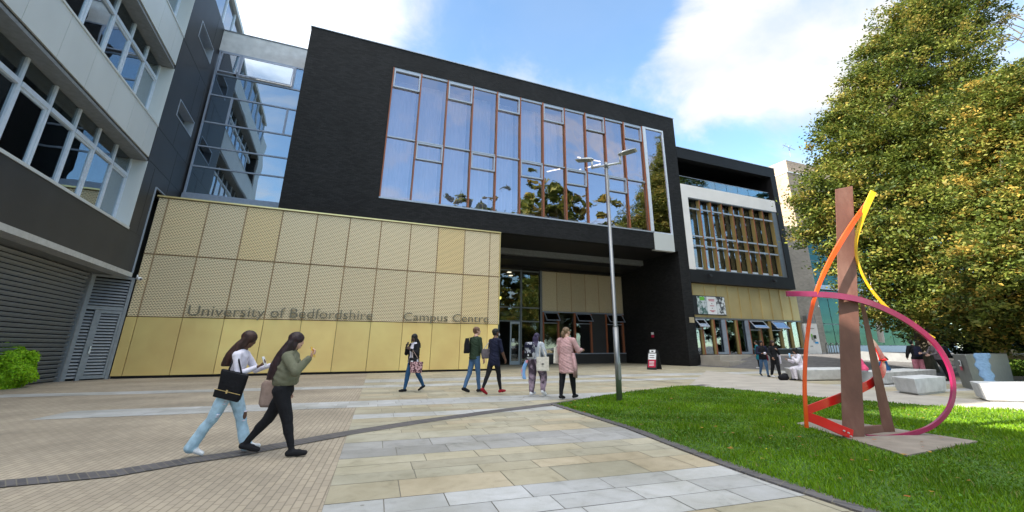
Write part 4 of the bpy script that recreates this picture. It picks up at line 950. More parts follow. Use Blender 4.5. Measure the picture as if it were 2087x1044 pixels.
def decal(parent, name, o_, ex, w, h, z, m_, nrm, lift=.012):
    q = MB(); a = o_ - ex * w / 2 + nrm * lift; b_ = o_ + ex * w / 2 + nrm * lift; q.prism([(a.x, a.y, z), (b_.x, b_.y, z), (b_.x, b_.y, z + h), (a.x, a.y, z + h)], -nrm * .006); return q.build(name, m_, parent)
decal(bn, 'notice', fc, ed, .26, .2, .74, 'white_paint', n_, .03); decal(bn, 'notice', fc, ed, .26, .12, .61, 'crimson', n_, .03); decal(bn, 'notice_symbol', fc, ed, .12, .12, .78, 'dark_grey_panel', n_, .042)
# blue wrap over bin and bench
q = MB(); P_ = crom([FD(2001, 720, c.dot(FW) - .02), FD(2003, 745, c.dot(FW) - .28), FD(2014, 770, c.dot(FW) - .62), FD(2020, 788, c.dot(FW) - .95), FD(2022, 798, c.dot(FW) - 1.3)], 6); rr = [.26 + .05 * math.sin(i * 1.3) - .005 * i for i in range(len(P_))]
rings = [[p + RTV * math.cos(k * math.pi / 6) * rr[i] + FW * math.sin(k * math.pi / 6) * .09 * (1 + .25 * math.sin(k * 2.2 + i)) for k in range(12)] for i, p in enumerate(P_)]
q.loft(rings); tag(q.build('cloth_wrap', 'blue_wrap', smooth=True), 'crumpled pale blue wrap draped from the grey bin down to the bench', 'cloth wrap')
# A-frame sign
g_ = G(1334, 754); a_s = thing('sandwich_board', 'small black A-frame pavement sign with white and crimson poster beside the brick pier', 'pavement sign', g_)
ex = Vector((1, -.15, 0)).normalized(); ny = Vector((-ex.y, ex.x, 0)); 
ex = (RTV * .75 - FW * .66).normalized(); ny = Vector((-ex.y, ex.x, 0)); ny = ny if ny.dot(FW) > 0 else -ny
def lean(o_, u, z, k): return o_ + ex * u + ny * (k * (1.28 - z) * .28) * -1 + Vector((0, 0, z))
for k in (1, -1):
    q = MB(); pts = [lean(g_, -.33, 0.03, k), lean(g_, .33, .03, k), lean(g_, .33, 1.05, k)] + [lean(g_, .33 * math.cos(a), 1.05 + .22 * math.sin(a), k) for a in (.5, 1.0, 1.57, 2.1, 2.6)] + [lean(g_, -.33, 1.05, k)]
    q.prism(pts, ny * .03 * -k); q.build('board', 'black_paint', a_s)
def onb(u0, u1, z0, z1, m_, name='poster', lift=.04):
    q = MB(); q.prism([lean(g_, u0, z0, 1) - ny * lift, lean(g_, u1, z0, 1) - ny * lift, lean(g_, u1, z1, 1) - ny * lift, lean(g_, u0, z1, 1) - ny * lift], ny * .006); q.build(name, m_, a_s)
onb(-.26, .26, .16, .62, 'crimson'); onb(-.26, .26, .62, .98, 'white_paint'); onb(-.20, .20, 1.03, 1.2, 'white_paint', 'logo')
for z in (.25, .33, .41, .49): onb(-.18, .15, z, z + .03, 'white_paint', 'text_line', .05)
for z in (.72, .84): onb(-.18, .15, z, z + .04, 'grey_leather', 'text_line', .05)
onb(-.07, .07, 1.07, 1.15, 'black_paint', 'emblem', .05)
# notices on the pier
p = PX(1330, 682, 25.05); nt_ = thing('safety_notice', 'small white and red notice on the shaded side of the brick pier', 'notice', (25.04, p.y, p.z))
B('sheet', 'white_paint', nt_, (25.03, 25.055, p.y - .16, p.y + .16, p.z - .02, p.z + .18)); B('sheet', 'crimson', nt_, (25.03, 25.055, p.y - .16, p.y + .16, p.z - .24, p.z - .025))
pl = MB(); pl.box(25.45, 25.93, Y0 - .03, Y0 - .003, 3.17, 3.58); tag(pl.build('wall_plaque', 'brass_plate', bevel=.005), 'square brass plaque on the front of the black brick pier', 'plaque')
# totem map sign
g_ = FD(1662, 720, 40); g_.z = .8; dt = g_.dot(FW); tt = thing('map_sign', 'white free standing map sign with a red logo in front of the brick building', 'sign', (g_.x, g_.y, .8))
ex = RTV; a, b_ = FD(1648, 720, 40), FD(1676, 721, 40); a.z = b_.z = .8; L_ = (b_ - a); L_.z = 0; W_ = L_.length; ex = L_.normalized(); nrm = Vector((ex.y, -ex.x, 0)); nrm = nrm if nrm.dot(FW) < 0 else -nrm
HT = FD(1655, 660, dt).z - .8
def tp(u, v_): return Vector((a.x, a.y, .8)) + ex * (u * W_) + Vector((0, 0, v_ * HT))
def tq(name, u0, u1, v0, v1, m_, lift): q = MB(); q.prism([tp(u0, v0) + nrm * lift, tp(u1, v0) + nrm * lift, tp(u1, v1) + nrm * lift, tp(u0, v1) + nrm * lift], -nrm * .01); return q.build(name, m_, tt)
q = MB(); q.prism([tp(0, 0), tp(1, 0), tp(1, 1), tp(0, 1)], -nrm * .22); q.build('panel', 'white_paint', tt, bevel=.02)
tq('logo', .14, .34, .81, .87, 'red_paint', .02); tq('logo', .18, .22, .84, .90, 'red_paint', .025); tq('logo', .27, .31, .84, .90, 'red_paint', .026)
lo_ = tq('text_line', .38, .75, .825, .855, 'screen_grey', .02)
for u0, u1, v0, v1, m_ in ((.4, .55, .45, .62, 'sage'), (.58, .78, .50, .62, 'green_cloth'), (.5, .66, .38, .5, 'grey_cloth'), (.42, .52, .56, .66, 'seat_green'), (.62, .86, .34, .40, 'bright_blue'), (.55, .7, .41, .44, 'grey_cloth'), (.2, .25, .54, .57, 'bright_blue'), (.22, .42, .24, .27, 'screen_grey')): tq('map_drawing', u0, u1, v0, v1, m_, .02 + random.uniform(0, .008))
# cycle stands
for i, x in enumerate((1688, 1698, 1709)):
    gp = FD(x, 717, 42.5); gp.z = .8; q = MB(); e = FW * .35 + RTV * .1
    q.tube(crom([gp - e, gp - e + up * .75, gp - e * .6 + up * .9, gp + e * .6 + up * .9, gp + e + up * .75, gp + e], 5), .04, 8)
    tag(q.build('cycle_stand', 'steel', smooth=True), ('cycle stand nearest the white map sign', 'middle steel cycle stand of the three', 'cycle stand nearest the rusty column')[i], 'cycle stand', 'steel cycle stands')
seccam('security_camera', PY(1668, 622, 33.6), (-.9, -.4, -.2), 'white camera on an arm fixed to the grey brick pier')
ht = MB(); c = PY(1644, 650, 33.5); ht.box(c.x - .7, c.x + .7, 33.0, 33.65, c.z - .45, c.z - .35); 
for dx in (-.7, .66): ht.box(c.x + dx, c.x + dx + .04, 33.0, 33.05, c.z - .35, c.z + .45)
ht.box(c.x - .7, c.x + .7, 33.0, 33.04, c.z + .4, c.z + .45); ht.box(c.x - .5, c.x + .5, 33.1, 33.6, c.z - .34, c.z + .3); tag(ht.build('wall_cage', 'soffit_grey'), 'grey metal wall cage with a box above the white map sign', 'wall unit')
# stone wall at far right
w0, w1 = GT(2050, 762), GT(2180, 768)
sw = thing('stone_wall', 'low old stone wall with a pier at the far right under the trees', 'wall', w0)
q = MB(); dd = (w1 - w0).normalized(); nn = Vector((-dd.y, dd.x, 0))
q.prism([w0, w0 + dd * .55, w0 + dd * .55 + nn * .5, w0 + nn * .5], up * 1.25); q.build('pier', 'stone_wall', sw, bevel=.03)
q = MB(); q.prism([w0 + dd * .57, w0 + dd * 9, w0 + dd * 9 + nn * .35, w0 + dd * .57 + nn * .35], up * .95); q.build('wall', 'stone_wall', sw); q = MB(); q.prism([w0 + dd * .58 - nn * .05 + up * .95, w0 + dd * 9 - nn * .05 + up * .95, w0 + dd * 9 + nn * .4 + up * .95, w0 + dd * .58 + nn * .4 + up * .95], up * .1); q.build('coping', 'light_concrete', sw)

# ================================================================== TREES
def leaf_cloud(blobs, n_leaf, size, tones, clump=.75, per=70, seed=1, flat=.8):
    rg = np.random.default_rng(seed); vol = np.array([b[3] ** 2 for b in blobs]); vol = vol / vol.sum(); P = []; Cc = []; Sh = []
    for b, k in zip(blobs, vol):
        n = int(n_leaf * k); nc = max(4, n // per)
        d = rg.normal(size=(nc, 3)); d /= np.linalg.norm(d, axis=1)[:, None]; rad = b[3] * rg.uniform(.06, 1.15, nc) ** .5
        c = np.array(b[:3]) + d * rad[:, None] * np.array([1, 1, flat]); sz = rg.uniform(.5, 1.15, nc) * clump
        idx = rg.integers(0, nc, n); p = c[idx] + rg.normal(size=(n, 3)) * (sz[idx] * .5)[:, None] * np.array([1, 1, .55])
        P.append(p); tone = rg.random(nc); Cc.append(tone[idx])
    P = np.concatenate(P); Cc = np.concatenate(Cc); n = len(P)
    a = rg.normal(size=(n, 3)); a[:, 2] = np.abs(a[:, 2]) + .6; a /= np.linalg.norm(a, axis=1)[:, None]
    t = rg.normal(size=(n, 3)); t -= (t * a).sum(1)[:, None] * a; t /= np.linalg.norm(t, axis=1)[:, None]; bb = np.cross(a, t)
    s = size * rg.uniform(.6, 1.3, n)[:, None]
    V = np.stack([P - t * s, P - bb * s * .55 + t * s * .1, P + t * s, P + bb * s * .55 + t * s * .1], 1)
    T = np.zeros((n, 3)); lut = np.array(tones); w = np.clip(Cc * 1.0 + rg.normal(0, .16, n), 0, .999) * (len(lut) - 1); i0 = w.astype(int); fr_ = (w - i0)[:, None]
    T = lut[i0] * (1 - fr_) + lut[np.minimum(i0 + 1, len(lut) - 1)] * fr_; T *= 1.05 * rg.uniform(.7, 1.3, n)[:, None]
    return V, T
def tree(name, label, base, blobs, n, size, tones, seed, trunk_r=.35, group=None, clump=.75, per=70):
    t_ = thing(name, label, 'tree', base, group); V, T = leaf_cloud(blobs, n, size, tones, seed=seed, clump=clump, per=per)
    colour_mesh('crown', V, None, T, 'leaf', t_)
    q = MB(); rg = random.Random(seed); b0 = Vector(base); hi = max(b[2] for b in blobs); ctr = Vector((b0.x, b0.y, 0)); cen = sum((Vector(b[:3]) for b in blobs), Vector()) / len(blobs)
    hi *= .62; sp_ = [b0 + Vector((0, 0, -.2)), b0.lerp(Vector((b0.x * .7 + cen.x * .3, b0.y * .7 + cen.y * .3, b0.z + hi * .25)), 1), Vector((cen.x * .5 + b0.x * .5, cen.y * .5 + b0.y * .5, hi * .55)), Vector((cen.x, cen.y, hi * .9))]
    sp2 = crom(sp_, 6); q.tube(sp2, 1, 10, radii=[trunk_r * (1.25 if i == 0 else 1) * (1 - .96 * i / len(sp2)) for i in range(len(sp2))])
    for b in blobs:
        bc = Vector(b[:3]); k = min(range(len(sp2)), key=lambda i: (sp2[i] - bc).length + (0 if sp2[i].z < bc.z else 6)); s0 = sp2[k]
        m_ = s0.lerp(bc, .5) + Vector((rg.uniform(-.5, .5), rg.uniform(-.5, .5), .4)); pts = crom([s0, m_, bc], 4); q.tube(pts, 1, 6, radii=[trunk_r * .16 * (1 - .85 * i / len(pts)) for i in range(len(pts))])
        for _ in range(5):
            d = Vector((rg.gauss(0, 1), rg.gauss(0, 1), rg.gauss(0, .5))).normalized() * b[3] * .6; q.tube([m_.lerp(bc, .6), bc + d * .5 + Vector((0, 0, .15)), bc + d], 1, 5, radii=[.035, .02, .008])
    q.build('trunk', 'bark', t_, smooth=True); return t_
def bl_(L): return [(*FD(x, y, d), r_) for x, y, d, r_ in L]
GRN = [(.032, .052, .010), (.060, .090, .014), (.090, .125, .020), (.115, .145, .022), (.155, .18, .030), (.20, .205, .038), (.27, .21, .045)]
YEL = [(.035, .055, .010), (.07, .10, .016), (.11, .145, .022), (.15, .175, .03), (.22, .21, .045), (.38, .26, .05)]
ta = FD(1890, 752, 26); ta.z = 0
tree('broadleaf_tree', 'tallest broad leaved tree, green crown touched with orange, right of the sculpture', ta, bl_([(1850, 45, 28, 2.4), (1900, 60, 28, 3.0), (1885, 150, 28, 4.0), (1790, 180, 28, 2.5), (1740, 225, 28, 2.0), (1800, 290, 27, 3.9), (1725, 300, 27, 2.3), (1690, 385, 26, 2.0),
     (1745, 400, 26, 3.0), (1662, 440, 26, 1.3), (1640, 478, 26, .9), (1900, 320, 26, 4.8), (1690, 470, 27, 1.6), (1840, 470, 24, 3.6), (1780, 530, 25, 2.6), (1910, 520, 23.5, 3.3), (1960, 620, 23, 2.2), (1860, 610, 24, 2.2), (1785, 620, 25, 1.4), (1960, 180, 28, 2.6), (1640, 405, 26, .8), (1700, 250, 28, 1.2), (1800, 115, 28, 1.9), (1765, 165, 28, 1.3), (1712, 262, 28, 1.3), (1960, 30, 28, 3.2), (1920, -30, 28, 3), (1830, 100, 28, 2.6), (1840, 220, 28, 3.5), (1950, 250, 26, 3.5), (1960, 400, 25, 3.4), (1860, 390, 26, 3.5)]), 250000, .105, GRN, 11, .45)
tb = FD(2150, 760, 20); tb.z = 0
tree('golden_tree', 'yellowing broad leaved tree at the right edge, nearer than the green one', tb, bl_([(2060, 200, 20, 1.9), (2100, 290, 19, 2.5), (2020, 290, 20, 1.6), (2075, 400, 19, 2.4), (2015, 400, 20, 1.5), (2130, 470, 18, 2.6), (2050, 520, 18, 2.1), (2110, 590, 17, 2.0), (2010, 510, 20, 1.3), (2040, 610, 18, 1.4), (2100, 150, 21, 1.3), (1990, 600, 20, 1.1), (2140, 330, 19, 2.5), (2040, 230, 20, 2.2), (2080, 660, 19, 1.6), (2000, 660, 20, 1.2)]), 110000, .09, YEL, 12, .36, clump=.55)
tcb = FD(2000, 745, 35); tcb.z = .4
DRK = [(.012, .028, .008), (.022, .045, .012), (.03, .06, .012)]
tree('holly_tree', 'dark evergreen tree standing behind the two autumn trees', tcb, bl_([(1900, 560, 36, 4.5), (1960, 640, 34, 3.6), (2040, 640, 33, 4), (2100, 690, 32, 3), (1880, 665, 36, 2.0), (1990, 470, 36, 5), (2120, 480, 34, 6), (1960, 700, 34, 1.9), (2040, 715, 33, 1.5), (1950, 330, 36, 5), (2100, 590, 30, 3), (2080, 300, 34, 4.5), (1850, 690, 37, 1.6), (1920, 700, 36, 1.6), (2000, 700, 34, 2), (2075, 720, 33, 1.6)]), 42000, .2, DRK, 13, .4)
bg_ = FD(2040, 150, 24); q = MB()
for i in range(9):
    rg = random.Random(i + 50); p0 = FD(2120 - rg.uniform(0, 40), 60 + rg.uniform(-30, 40), 21); p1 = FD(2000 + rg.uniform(0, 60), 20 + rg.uniform(-30, 90), 21.5); m_ = p0.lerp(p1, .5) + Vector((0, 0, rg.uniform(-.4, .5))); q.tube(crom([p0, m_, p1], 5), 1, 5, radii=[.035 * (1 - .085 * k) for k in range(11)])
gt_ = next(o for o in bpy.data.objects if o.name == 'golden_tree'); q.build('bare_branch', 'bark', gt_)
# hedge bush by the louvres
def bush(name, label, c, r3, n, size, tones, seed, cat='bush'):
    rg = np.random.default_rng(seed); d = rg.normal(size=(n, 3)); d /= np.linalg.norm(d, axis=1)[:, None]; rad = rg.uniform(.75, 1.04, n)
    lump = 1 + .17 * np.sin(d[:, 0] * 7 + seed) * np.sin(d[:, 2] * 6 + 2 * d[:, 1]) ; P = np.array(c) + d * np.array(r3) * (rad * lump)[:, None]; P[:, 2] = np.maximum(P[:, 2], c[2] - r3[2] * .9)
    a = d + rg.normal(size=(n, 3)) * .6; a /= np.linalg.norm(a, axis=1)[:, None]; t = rg.normal(size=(n, 3)); t -= (t * a).sum(1)[:, None] * a; t /= np.linalg.norm(t, axis=1)[:, None]; bb = np.cross(a, t)
    s = size * rg.uniform(.6, 1.3, n)[:, None]; V = np.stack([P - t * s, P - bb * s * .5, P + t * s, P + bb * s * .5], 1); lut = np.array(tones); T = lut[rg.integers(0, len(lut), n)] * rg.uniform(.7, 1.3, n)[:, None]
    t_ = thing(name, label, cat, (c[0], c[1], 0)); colour_mesh('foliage', V, None, T, 'leaf', t_); q = MB()
    for k in range(14): a_ = rg.uniform(0, 6.28); q.tube([(c[0], c[1], 0), (c[0] + math.cos(a_) * r3[0] * .7, c[1] + math.sin(a_) * r3[1] * .7, c[2] + r3[2] * rg.uniform(0, .7))], .012, 5)
    q.build('stem', 'bark', t_); return t_
bc = G(-4, 793); bush('hedge_bush', 'bright lime green rounded bush in front of the louvres at the left edge', (bc.x - .1, bc.y + .1, .62), (.80, 1.0, .80), 22000, .05, [(.34, .58, .02), (.42, .68, .03), (.24, .48, .015)], 5)
bush('garden_shrub', 'bright green low shrub beside the stone wall at the far right', (*[v for v in GT(2062, 765)][:2], .35), (1.1, 1.1, .4), 5000, .06, [(.10, .2, .02), (.2, .3, .04)], 6)
# planting bed with pale flowers by the wall and low wall under the trees
q = MB(); a, b_ = GT(1730, 733), GT(1925, 742); dd = (b_ - a).normalized(); nn = Vector((-dd.y, dd.x, 0)); q.prism([a, b_, b_ + nn * .4, a + nn * .4], up * .55); tag(q.build('low_wall', 'light_concrete'), 'long low wall running in the shade below the teal glazing', 'wall')

# ================================================================== unseen block added to shade the plaza; off-frame trees that show in the glass
nb = thing('shade_block', 'plain grey block added out of view on the left to shade the plaza', 'building', (-14, -5, 0))
B('wall', 'cream_panel', nb, (-26, -8.9, 7.6, 10.3, 0, 23)); B('wall', 'cream_panel', nb, (-26, -8.9, -22, 7.58, 0, 11.8))
q = MB()
for z in (2, 5.5, 9): q.box(-8.9, -8.88, -21, 9.5, z, z + 1.6)
q.build('window_strip', 'office_glass', nb)
for i, (x, y, s_) in enumerate(((22, -7, 2.15), (31, -2, 2.2), (8, -20, 1.2), (41, 4, 1.4))):
    bls = [(x + dx * s_, y + dy * s_, z * s_, r_ * s_) for dx, dy, z, r_ in [(random.uniform(-2.8, 2.8), random.uniform(-1.8, 1.8), random.uniform(3.2, 10.8), random.uniform(1.5, 2.6)) for _ in range(20)]]
    tree('broadleaf_tree', ('tall tree right of the viewer, mirrored in the great window', 'second tall tree right of the viewer', 'tree behind the viewer', 'smaller tree far right beyond the frame')[i], (x, y, 0), bls, 26000, .34, YEL if i % 2 else GRN, 20 + i, .35)

# ================================================================== PEOPLE
def remeshed(q, voxel, smooth_it=2):
    me = bpy.data.meshes.new('tmp'); me.from_pydata(q.v, [], q.f); me.update(); o = bpy.data.objects.new('tmp', me); COL.objects.link(o)
    r = o.modifiers.new('r', 'REMESH'); r.mode = 'VOXEL'; r.voxel_size = voxel; r.use_smooth_shade = True
    s = o.modifiers.new('s', 'SMOOTH'); s.factor = .5; s.iterations = smooth_it
    dg = bpy.context.evaluated_depsgraph_get(); dg.update(); out_ = bpy.data.meshes.new_from_object(o.evaluated_get(dg))
    bpy.data.objects.remove(o); bpy.data.meshes.remove(me)
    V = np.empty(len(out_.vertices) * 3, np.float32); out_.vertices.foreach_get('co', V); V = V.reshape(-1, 3)
    Fs = [tuple(p.vertices) for p in out_.polygons]; bpy.data.meshes.remove(out_); return V, Fs
def capsule(q, p0, r0, p1, r1, seg=12):
    p0, p1 = Vector(p0), Vector(p1); d = p1 - p0; L = d.length; d = d / L if L > 1e-6 else Vector((0, 0, 1))
    a = Vector((0, 0, 1)) if abs(d.z) < .9 else Vector((1, 0, 0)); u = d.cross(a).normalized(); w = d.cross(u); rings = []
    for k in range(5): t = math.pi / 2 * (1 - (k + .15) / 5); rings.append((p0 - d * r0 * math.sin(t), r0 * math.cos(t)))
    for k in range(5): t = math.pi / 2 * ((k + .85) / 5); rings.append((p1 + d * r1 * math.sin(t), r1 * math.cos(t)))
    q.loft([[c + (u * math.cos(2 * math.pi * i / seg) + w * math.sin(2 * math.pi * i / seg)) * r_ for i in range(seg)] for c, r_ in rings])
def capdist(P, p0, r0, p1, r1):
    p0 = np.array(p0); p1 = np.array(p1); d = p1 - p0; t = np.clip(((P - p0) @ d) / max(d @ d, 1e-9), 0, 1)
    return np.linalg.norm(P - p0 - t[:, None] * d, axis=1) - (r0 + (r1 - r0) * t)
def rotx(v, a): return Vector((v.x, v.y * math.cos(a) - v.z * math.sin(a), v.y * math.sin(a) + v.z * math.cos(a)))
def ovr(q, ctrs, n=16):
    q.loft([[c + Vector((rx * math.cos(2 * math.pi * i / n), ry * math.sin(2 * math.pi * i / n) , 0)) if M_ is None else c + M_ @ Vector((rx * math.cos(2 * math.pi * i / n), ry * math.sin(2 * math.pi * i / n), 0)) for i in range(n)] for c, rx, ry, M_ in ctrs])
def addnoise(V, amp, freq, seed=0):
    return V + amp * np.stack([np.sin(V[:, 2] * freq + V[:, 1] * freq * .6 + seed), np.sin(V[:, 2] * freq * 1.3 + V[:, 0] * freq * .7 + seed * 2), np.sin(V[:, 0] * freq + V[:, 1] * freq + seed * 3) * .4], 1) * (np.sin(V[:, 2] * freq * .37 + V[:, 0] * 9)[:, None])

def hand(q, wrist, d, palm_n, side, s, curl=.5, mi=0):
    """five fingered hand in local space"""
    d = Vector(d).normalized(); n = Vector(palm_n); n = (n - d * n.dot(d)).normalized(); x = d.cross(n) * side
    def cap(a, ra, b_, rb): capsule(q2, a, ra, b_, rb, 8)
    q2 = MB(); pc = wrist + d * .045 * s
    rings = []
    for t, w, h in ((0, .022, .017), (.03, .036, .016), (.07, .040, .014), (.09, .036, .011)):
        c = wrist + d * t * s; rings.append([c + x * w * s * math.cos(k * math.pi / 5) + n * h * s * math.sin(k * math.pi / 5) for k in range(10)])
    q2.loft(rings)
    for k, (off, ln) in enumerate(((-.030, .062), (-.010, .074), (.010, .079), (.029, .070))):
        b0 = wrist + d * .085 * s + x * off * s; c1 = curl * 1.1; d1 = (d * math.cos(c1 * .6) + n * math.sin(c1 * .6)); d2 = (d * math.cos(c1 * 1.6) + n * math.sin(c1 * 1.6))
        m_ = b0 + d1 * ln * .5 * s; cap(b0, .0095 * s, m_, .0088 * s); cap(m_, .0088 * s, m_ + d2 * ln * .5 * s, .0072 * s)
    tb = wrist + d * .03 * s + x * .032 * s; td = (d * .7 + x * .65 + n * .35).normalized(); tm = tb + td * .035 * s; cap(tb, .012 * s, tm, .0105 * s); cap(tm, .0105 * s, tm + (d * .9 + x * .1 + n * .5).normalized() * .03 * s, .009 * s)
    q.add(q2.v, q2.f, mi)

def person(label, ground, head, H, mats, legs, arms, lean=4, hipturn=0, bulk=1, shw=1, legr=(.058, .040, .028), armr=(.036, .028, .022), hem=.50, sleeves=True, hair=None, headturn=0, nod=0,
           shoe=(.022, .13), seat=None, fold=.004, neckskin=True, face=True, forearm_skin=False, flare=False, extra=None):
    """mats: dict(top, bottom, skin, shoe, hair). local: +y forward, +x right; heading = rot z"""
    t_ = thing('person', label, 'person', (ground[0], ground[1], ground[2]), rz=head)
    SC = H
    lean_a = -R(lean); hz = .0
    def sp_(x, y, z):      # torso point (fractions), z above pelvis
        v = Vector((x, y, z)); return rotx(v, lean_a)
    pel = Vector((0, 0, 0)); q = MB(); prims = []
    def cap(p0, r0, p1, r1, tagn): capsule(q, p0 * SC, r0 * SC, p1 * SC, r1 * SC); prims.append((p0 * SC, r0 * SC, p1 * SC, r1 * SC, tagn))
    # legs
    feet = []; J = {}
    for i, sd_ in enumerate((-1, 1)):
        th, kn, ft = legs[i][:3]; out_ = legs[i][3] if len(legs[i]) > 3 else 0
        hip = Vector((sd_ * .05 * max(1, bulk * .95), 0, -.01)); a = R(th); dth = Vector((math.sin(R(out_)) * sd_, math.sin(a), -math.cos(a))).normalized(); knee = hip + dth * .245
        b_ = R(th - kn); dsh = Vector((0, math.sin(b_), -math.cos(b_))); ank = knee + dsh * .235; f_ = R(ft); toe = ank + Vector((0, math.cos(f_), math.sin(f_))) * .105 + Vector((0, -math.sin(-f_) * 0, -.022)); heel = ank + Vector((0, -math.cos(f_), -math.sin(f_))) * .026 + Vector((0, 0, -.022))
        J[i] = (hip, knee, ank, toe, heel)
    low = min(min(j[3].z, j[4].z) for j in J.values()) - shoe[0]
    pz = -low if seat is None else seat / SC + .055
    up_ = Vector((0, 0, pz)); 
    for i, sd_ in enumerate((-1, 1)):
        hip, knee, ank, toe, heel = [p + up_ for p in J[i]]
        cap(hip, legr[0] * 1.12, knee, legr[1] * 1.08, 'bottom'); 
        m_ = knee.lerp(ank, .35) + Vector((0, -.006, 0)); cap(knee, legr[1] * 1.05, m_, legr[1] * .98, 'bottom'); 
        if flare: cap(m_, legr[1] * 1.0, knee.lerp(ank, .99) + Vector((0, .004, -.012)), legr[2], 'bottom')
        else: cap(m_, legr[1] * .98, knee.lerp(ank, .93), legr[2], 'bottom')
        cap(knee.lerp(ank, .9), .019, ank, .020, 'ankle')
        cap(heel, shoe[0] * 1.05, heel.lerp(toe, .6) + Vector((0, 0, .004)), shoe[0] * 1.12, 'shoe'); cap(heel.lerp(toe, .55), shoe[0] * 1.15, toe, shoe[0] * .85, 'shoe'); cap(ank, .024, heel.lerp(toe, .3), shoe[0], 'shoe')
        # sole
        so_ = [heel.lerp(toe, t) for t in (-.14, .2, .6, 1.0)]
    B_ = bulk; T = lambda x, y, z: sp_(x, y, z) + up_
    Mr = Matrix.Rotation(lean_a, 3, 'X')
    ring = [(-.055, .045, .045), (-.03, .085, .07), (.01, .094, .074), (.05, .088, .066), (.10, .074, .058), (.16, .080, .064), (.22, .088, .068), (.27, .092, .058), (.30, .078, .046), (.325, .045, .036), (.345, .030, .030)]
    ovr(q, [((T(0, .0, z)) * SC, rx * SC * (B_ if z < .26 else shw), ry * SC * (B_ ** 1.15 if z < .27 else 1), Mr) for z, rx, ry in ring])
    for a, r_ in ((0.0, .085), (.06, .075), (.12, .07), (.18, .075), (.24, .08)):
        prims.append((T(-.02, 0, a) * SC, r_ * SC * B_, T(.02, 0, a) * SC, r_ * SC * B_, 'torso'))
    prims.append((T(-.07, 0, .28) * SC, .035 * SC, T(.07, 0, .28) * SC, .035 * SC, 'torso'))
    # neck, head
    nk = T(0, -.004, .33); hc = T(0, .012, .335) + Vector((0, .012 + .01 * nod / 20, .072)); cap(nk, .029, hc - Vector((0, .008, .02)), .027, 'skin' if neckskin else 'top')
    HM = Matrix.Rotation(R(headturn), 3, 'Z') @ Matrix.Rotation(-R(nod), 3, 'X')
    def hp(x, y, z): return hc + HM @ Vector((x, y, z))
    for c, r_ in (((0, -.006, .014), (.044, .055, .052)), ((0, .012, -.022), (.034, .036, .040)), ((0, .030, -.046), (.017, .017, .016))):
        q.ell(hp(*c) * SC, [v * SC for v in r_], M=HM); p_ = hp(*c) * SC; prims.append((p_, r_[0] * SC, p_ + Vector((0, 0, .001)), r_[0] * SC, 'skin'))
    q.ell(hp(0, .052, -.008) * SC, [.008 * SC, .010 * SC, .014 * SC], M=HM, seg=8, n=6); prims.append((hp(0, .052, -.008) * SC, .009 * SC, hp(0, .055, -.009) * SC, .009 * SC, 'skin'))
    for s in (-1, 1): q.ell(hp(.044 * s, -.002, -.004) * SC, [.006 * SC, .012 * SC, .017 * SC], M=HM, seg=8, n=6)
    # arms
    hands = []
    for i, sd_ in enumerate((-1, 1)):
        ud, fd = Vector(arms[i][0]).normalized(), Vector(arms[i][1]).normalized()
        sh = T(sd_ * .100 * shw, 0, .275); el = sh + ud * .165; wr = el + fd * .145
        cap(T(sd_ * .06 * shw, 0, .285), armr[0] * .95, sh, armr[0] * 1.05, 'top'); cap(sh, armr[0] * 1.05, el, armr[1] * 1.05, 'top'); cap(el, armr[1] * 1.02, el.lerp(wr, .9), armr[2], 'skin' if forearm_skin else 'top'); cap(el.lerp(wr, .85), .017, wr, .0155, 'skin'); hands.append((wr, fd, arms[i][2] if len(arms[i]) > 2 else Vector((-sd_, 0, 0)), sd_, arms[i][3] if len(arms[i]) > 3 else .5))
    if extra:
        for a in extra: cap(T(*a[0]) if a[5:] == () else Vector(a[0]) + up_, a[1], T(*a[2]) if a[5:] == () else Vector(a[2]) + up_, a[3], a[4])
    V, Fs = remeshed(q, .0125 if H > 1 else .011)
    C_ = np.array([V[list(f)].mean(0) for f in Fs]); D_ = np.stack([capdist(C_, *p[:4]) for p in prims], 1); best = D_.argmin(1); names = [prims[k][4] for k in best]
    hemz = hem * SC + 0 * up_.z; mi = []; order = ['skin', 'top', 'bottom', 'shoe', 'sock']
    up_w = np.array(Mr.inverted() @ Vector((0, 0, 1)))
    for c, nme in zip(C_, names):
        if nme == 'torso': nme = 'top' if (c[2] - up_.z * SC) > (hem - .53) * SC else 'bottom'
        elif nme == 'bottom' and (c[2] - up_.z * SC) > (hem - .53) * SC: nme = 'top'
        if nme == 'ankle': nme = 'sock' if 'sock' in mats else 'skin'
        mi.append(order.index(nme))
    vt = np.zeros(len(V), bool)
    for f, k in zip(Fs, mi):
        if k in (1, 2): vt[list(f)] = True
    Vn = addnoise(V, fold, 26 / SC * 1.6, seed=len(label)); V = np.where(vt[:, None], Vn, V)
    m_ = MB(); m_.v = [tuple(p) for p in V]; m_.f = Fs; m_.m = mi
    for wr, fd, pn, sd_, cu in hands: hand(m_, wr * SC, fd, pn, sd_, SC / 1.7, cu, 0)
    W_ = Matrix.Translation(Vector(ground)) @ Matrix.Rotation(head, 4, 'Z'); m_.v = [tuple(W_ @ Vector(p)) for p in m_.v]
    m_.build('body', [mats['skin'], mats['top'], mats['bottom'], mats['shoe'], mats.get('sock', mats['skin'])], t_, smooth=True)
    def put(mb, name, m2, smooth=True, voxel=None, noise_=0, bevel=0):
        """mesh in metres, local to the person"""
        if voxel:
            V_, F_ = remeshed(mb, voxel, 1)
            if noise_: V_ = addnoise(V_, noise_, 55, 3)
            mb = MB(); mb.v = [tuple(p) for p in V_]; mb.f = F_; mb.m = [0] * len(F_)
        mb.v = [tuple(W_ @ Vector(p)) for p in mb.v]; return mb.build(name, m2, t_, smooth=smooth, bevel=bevel)
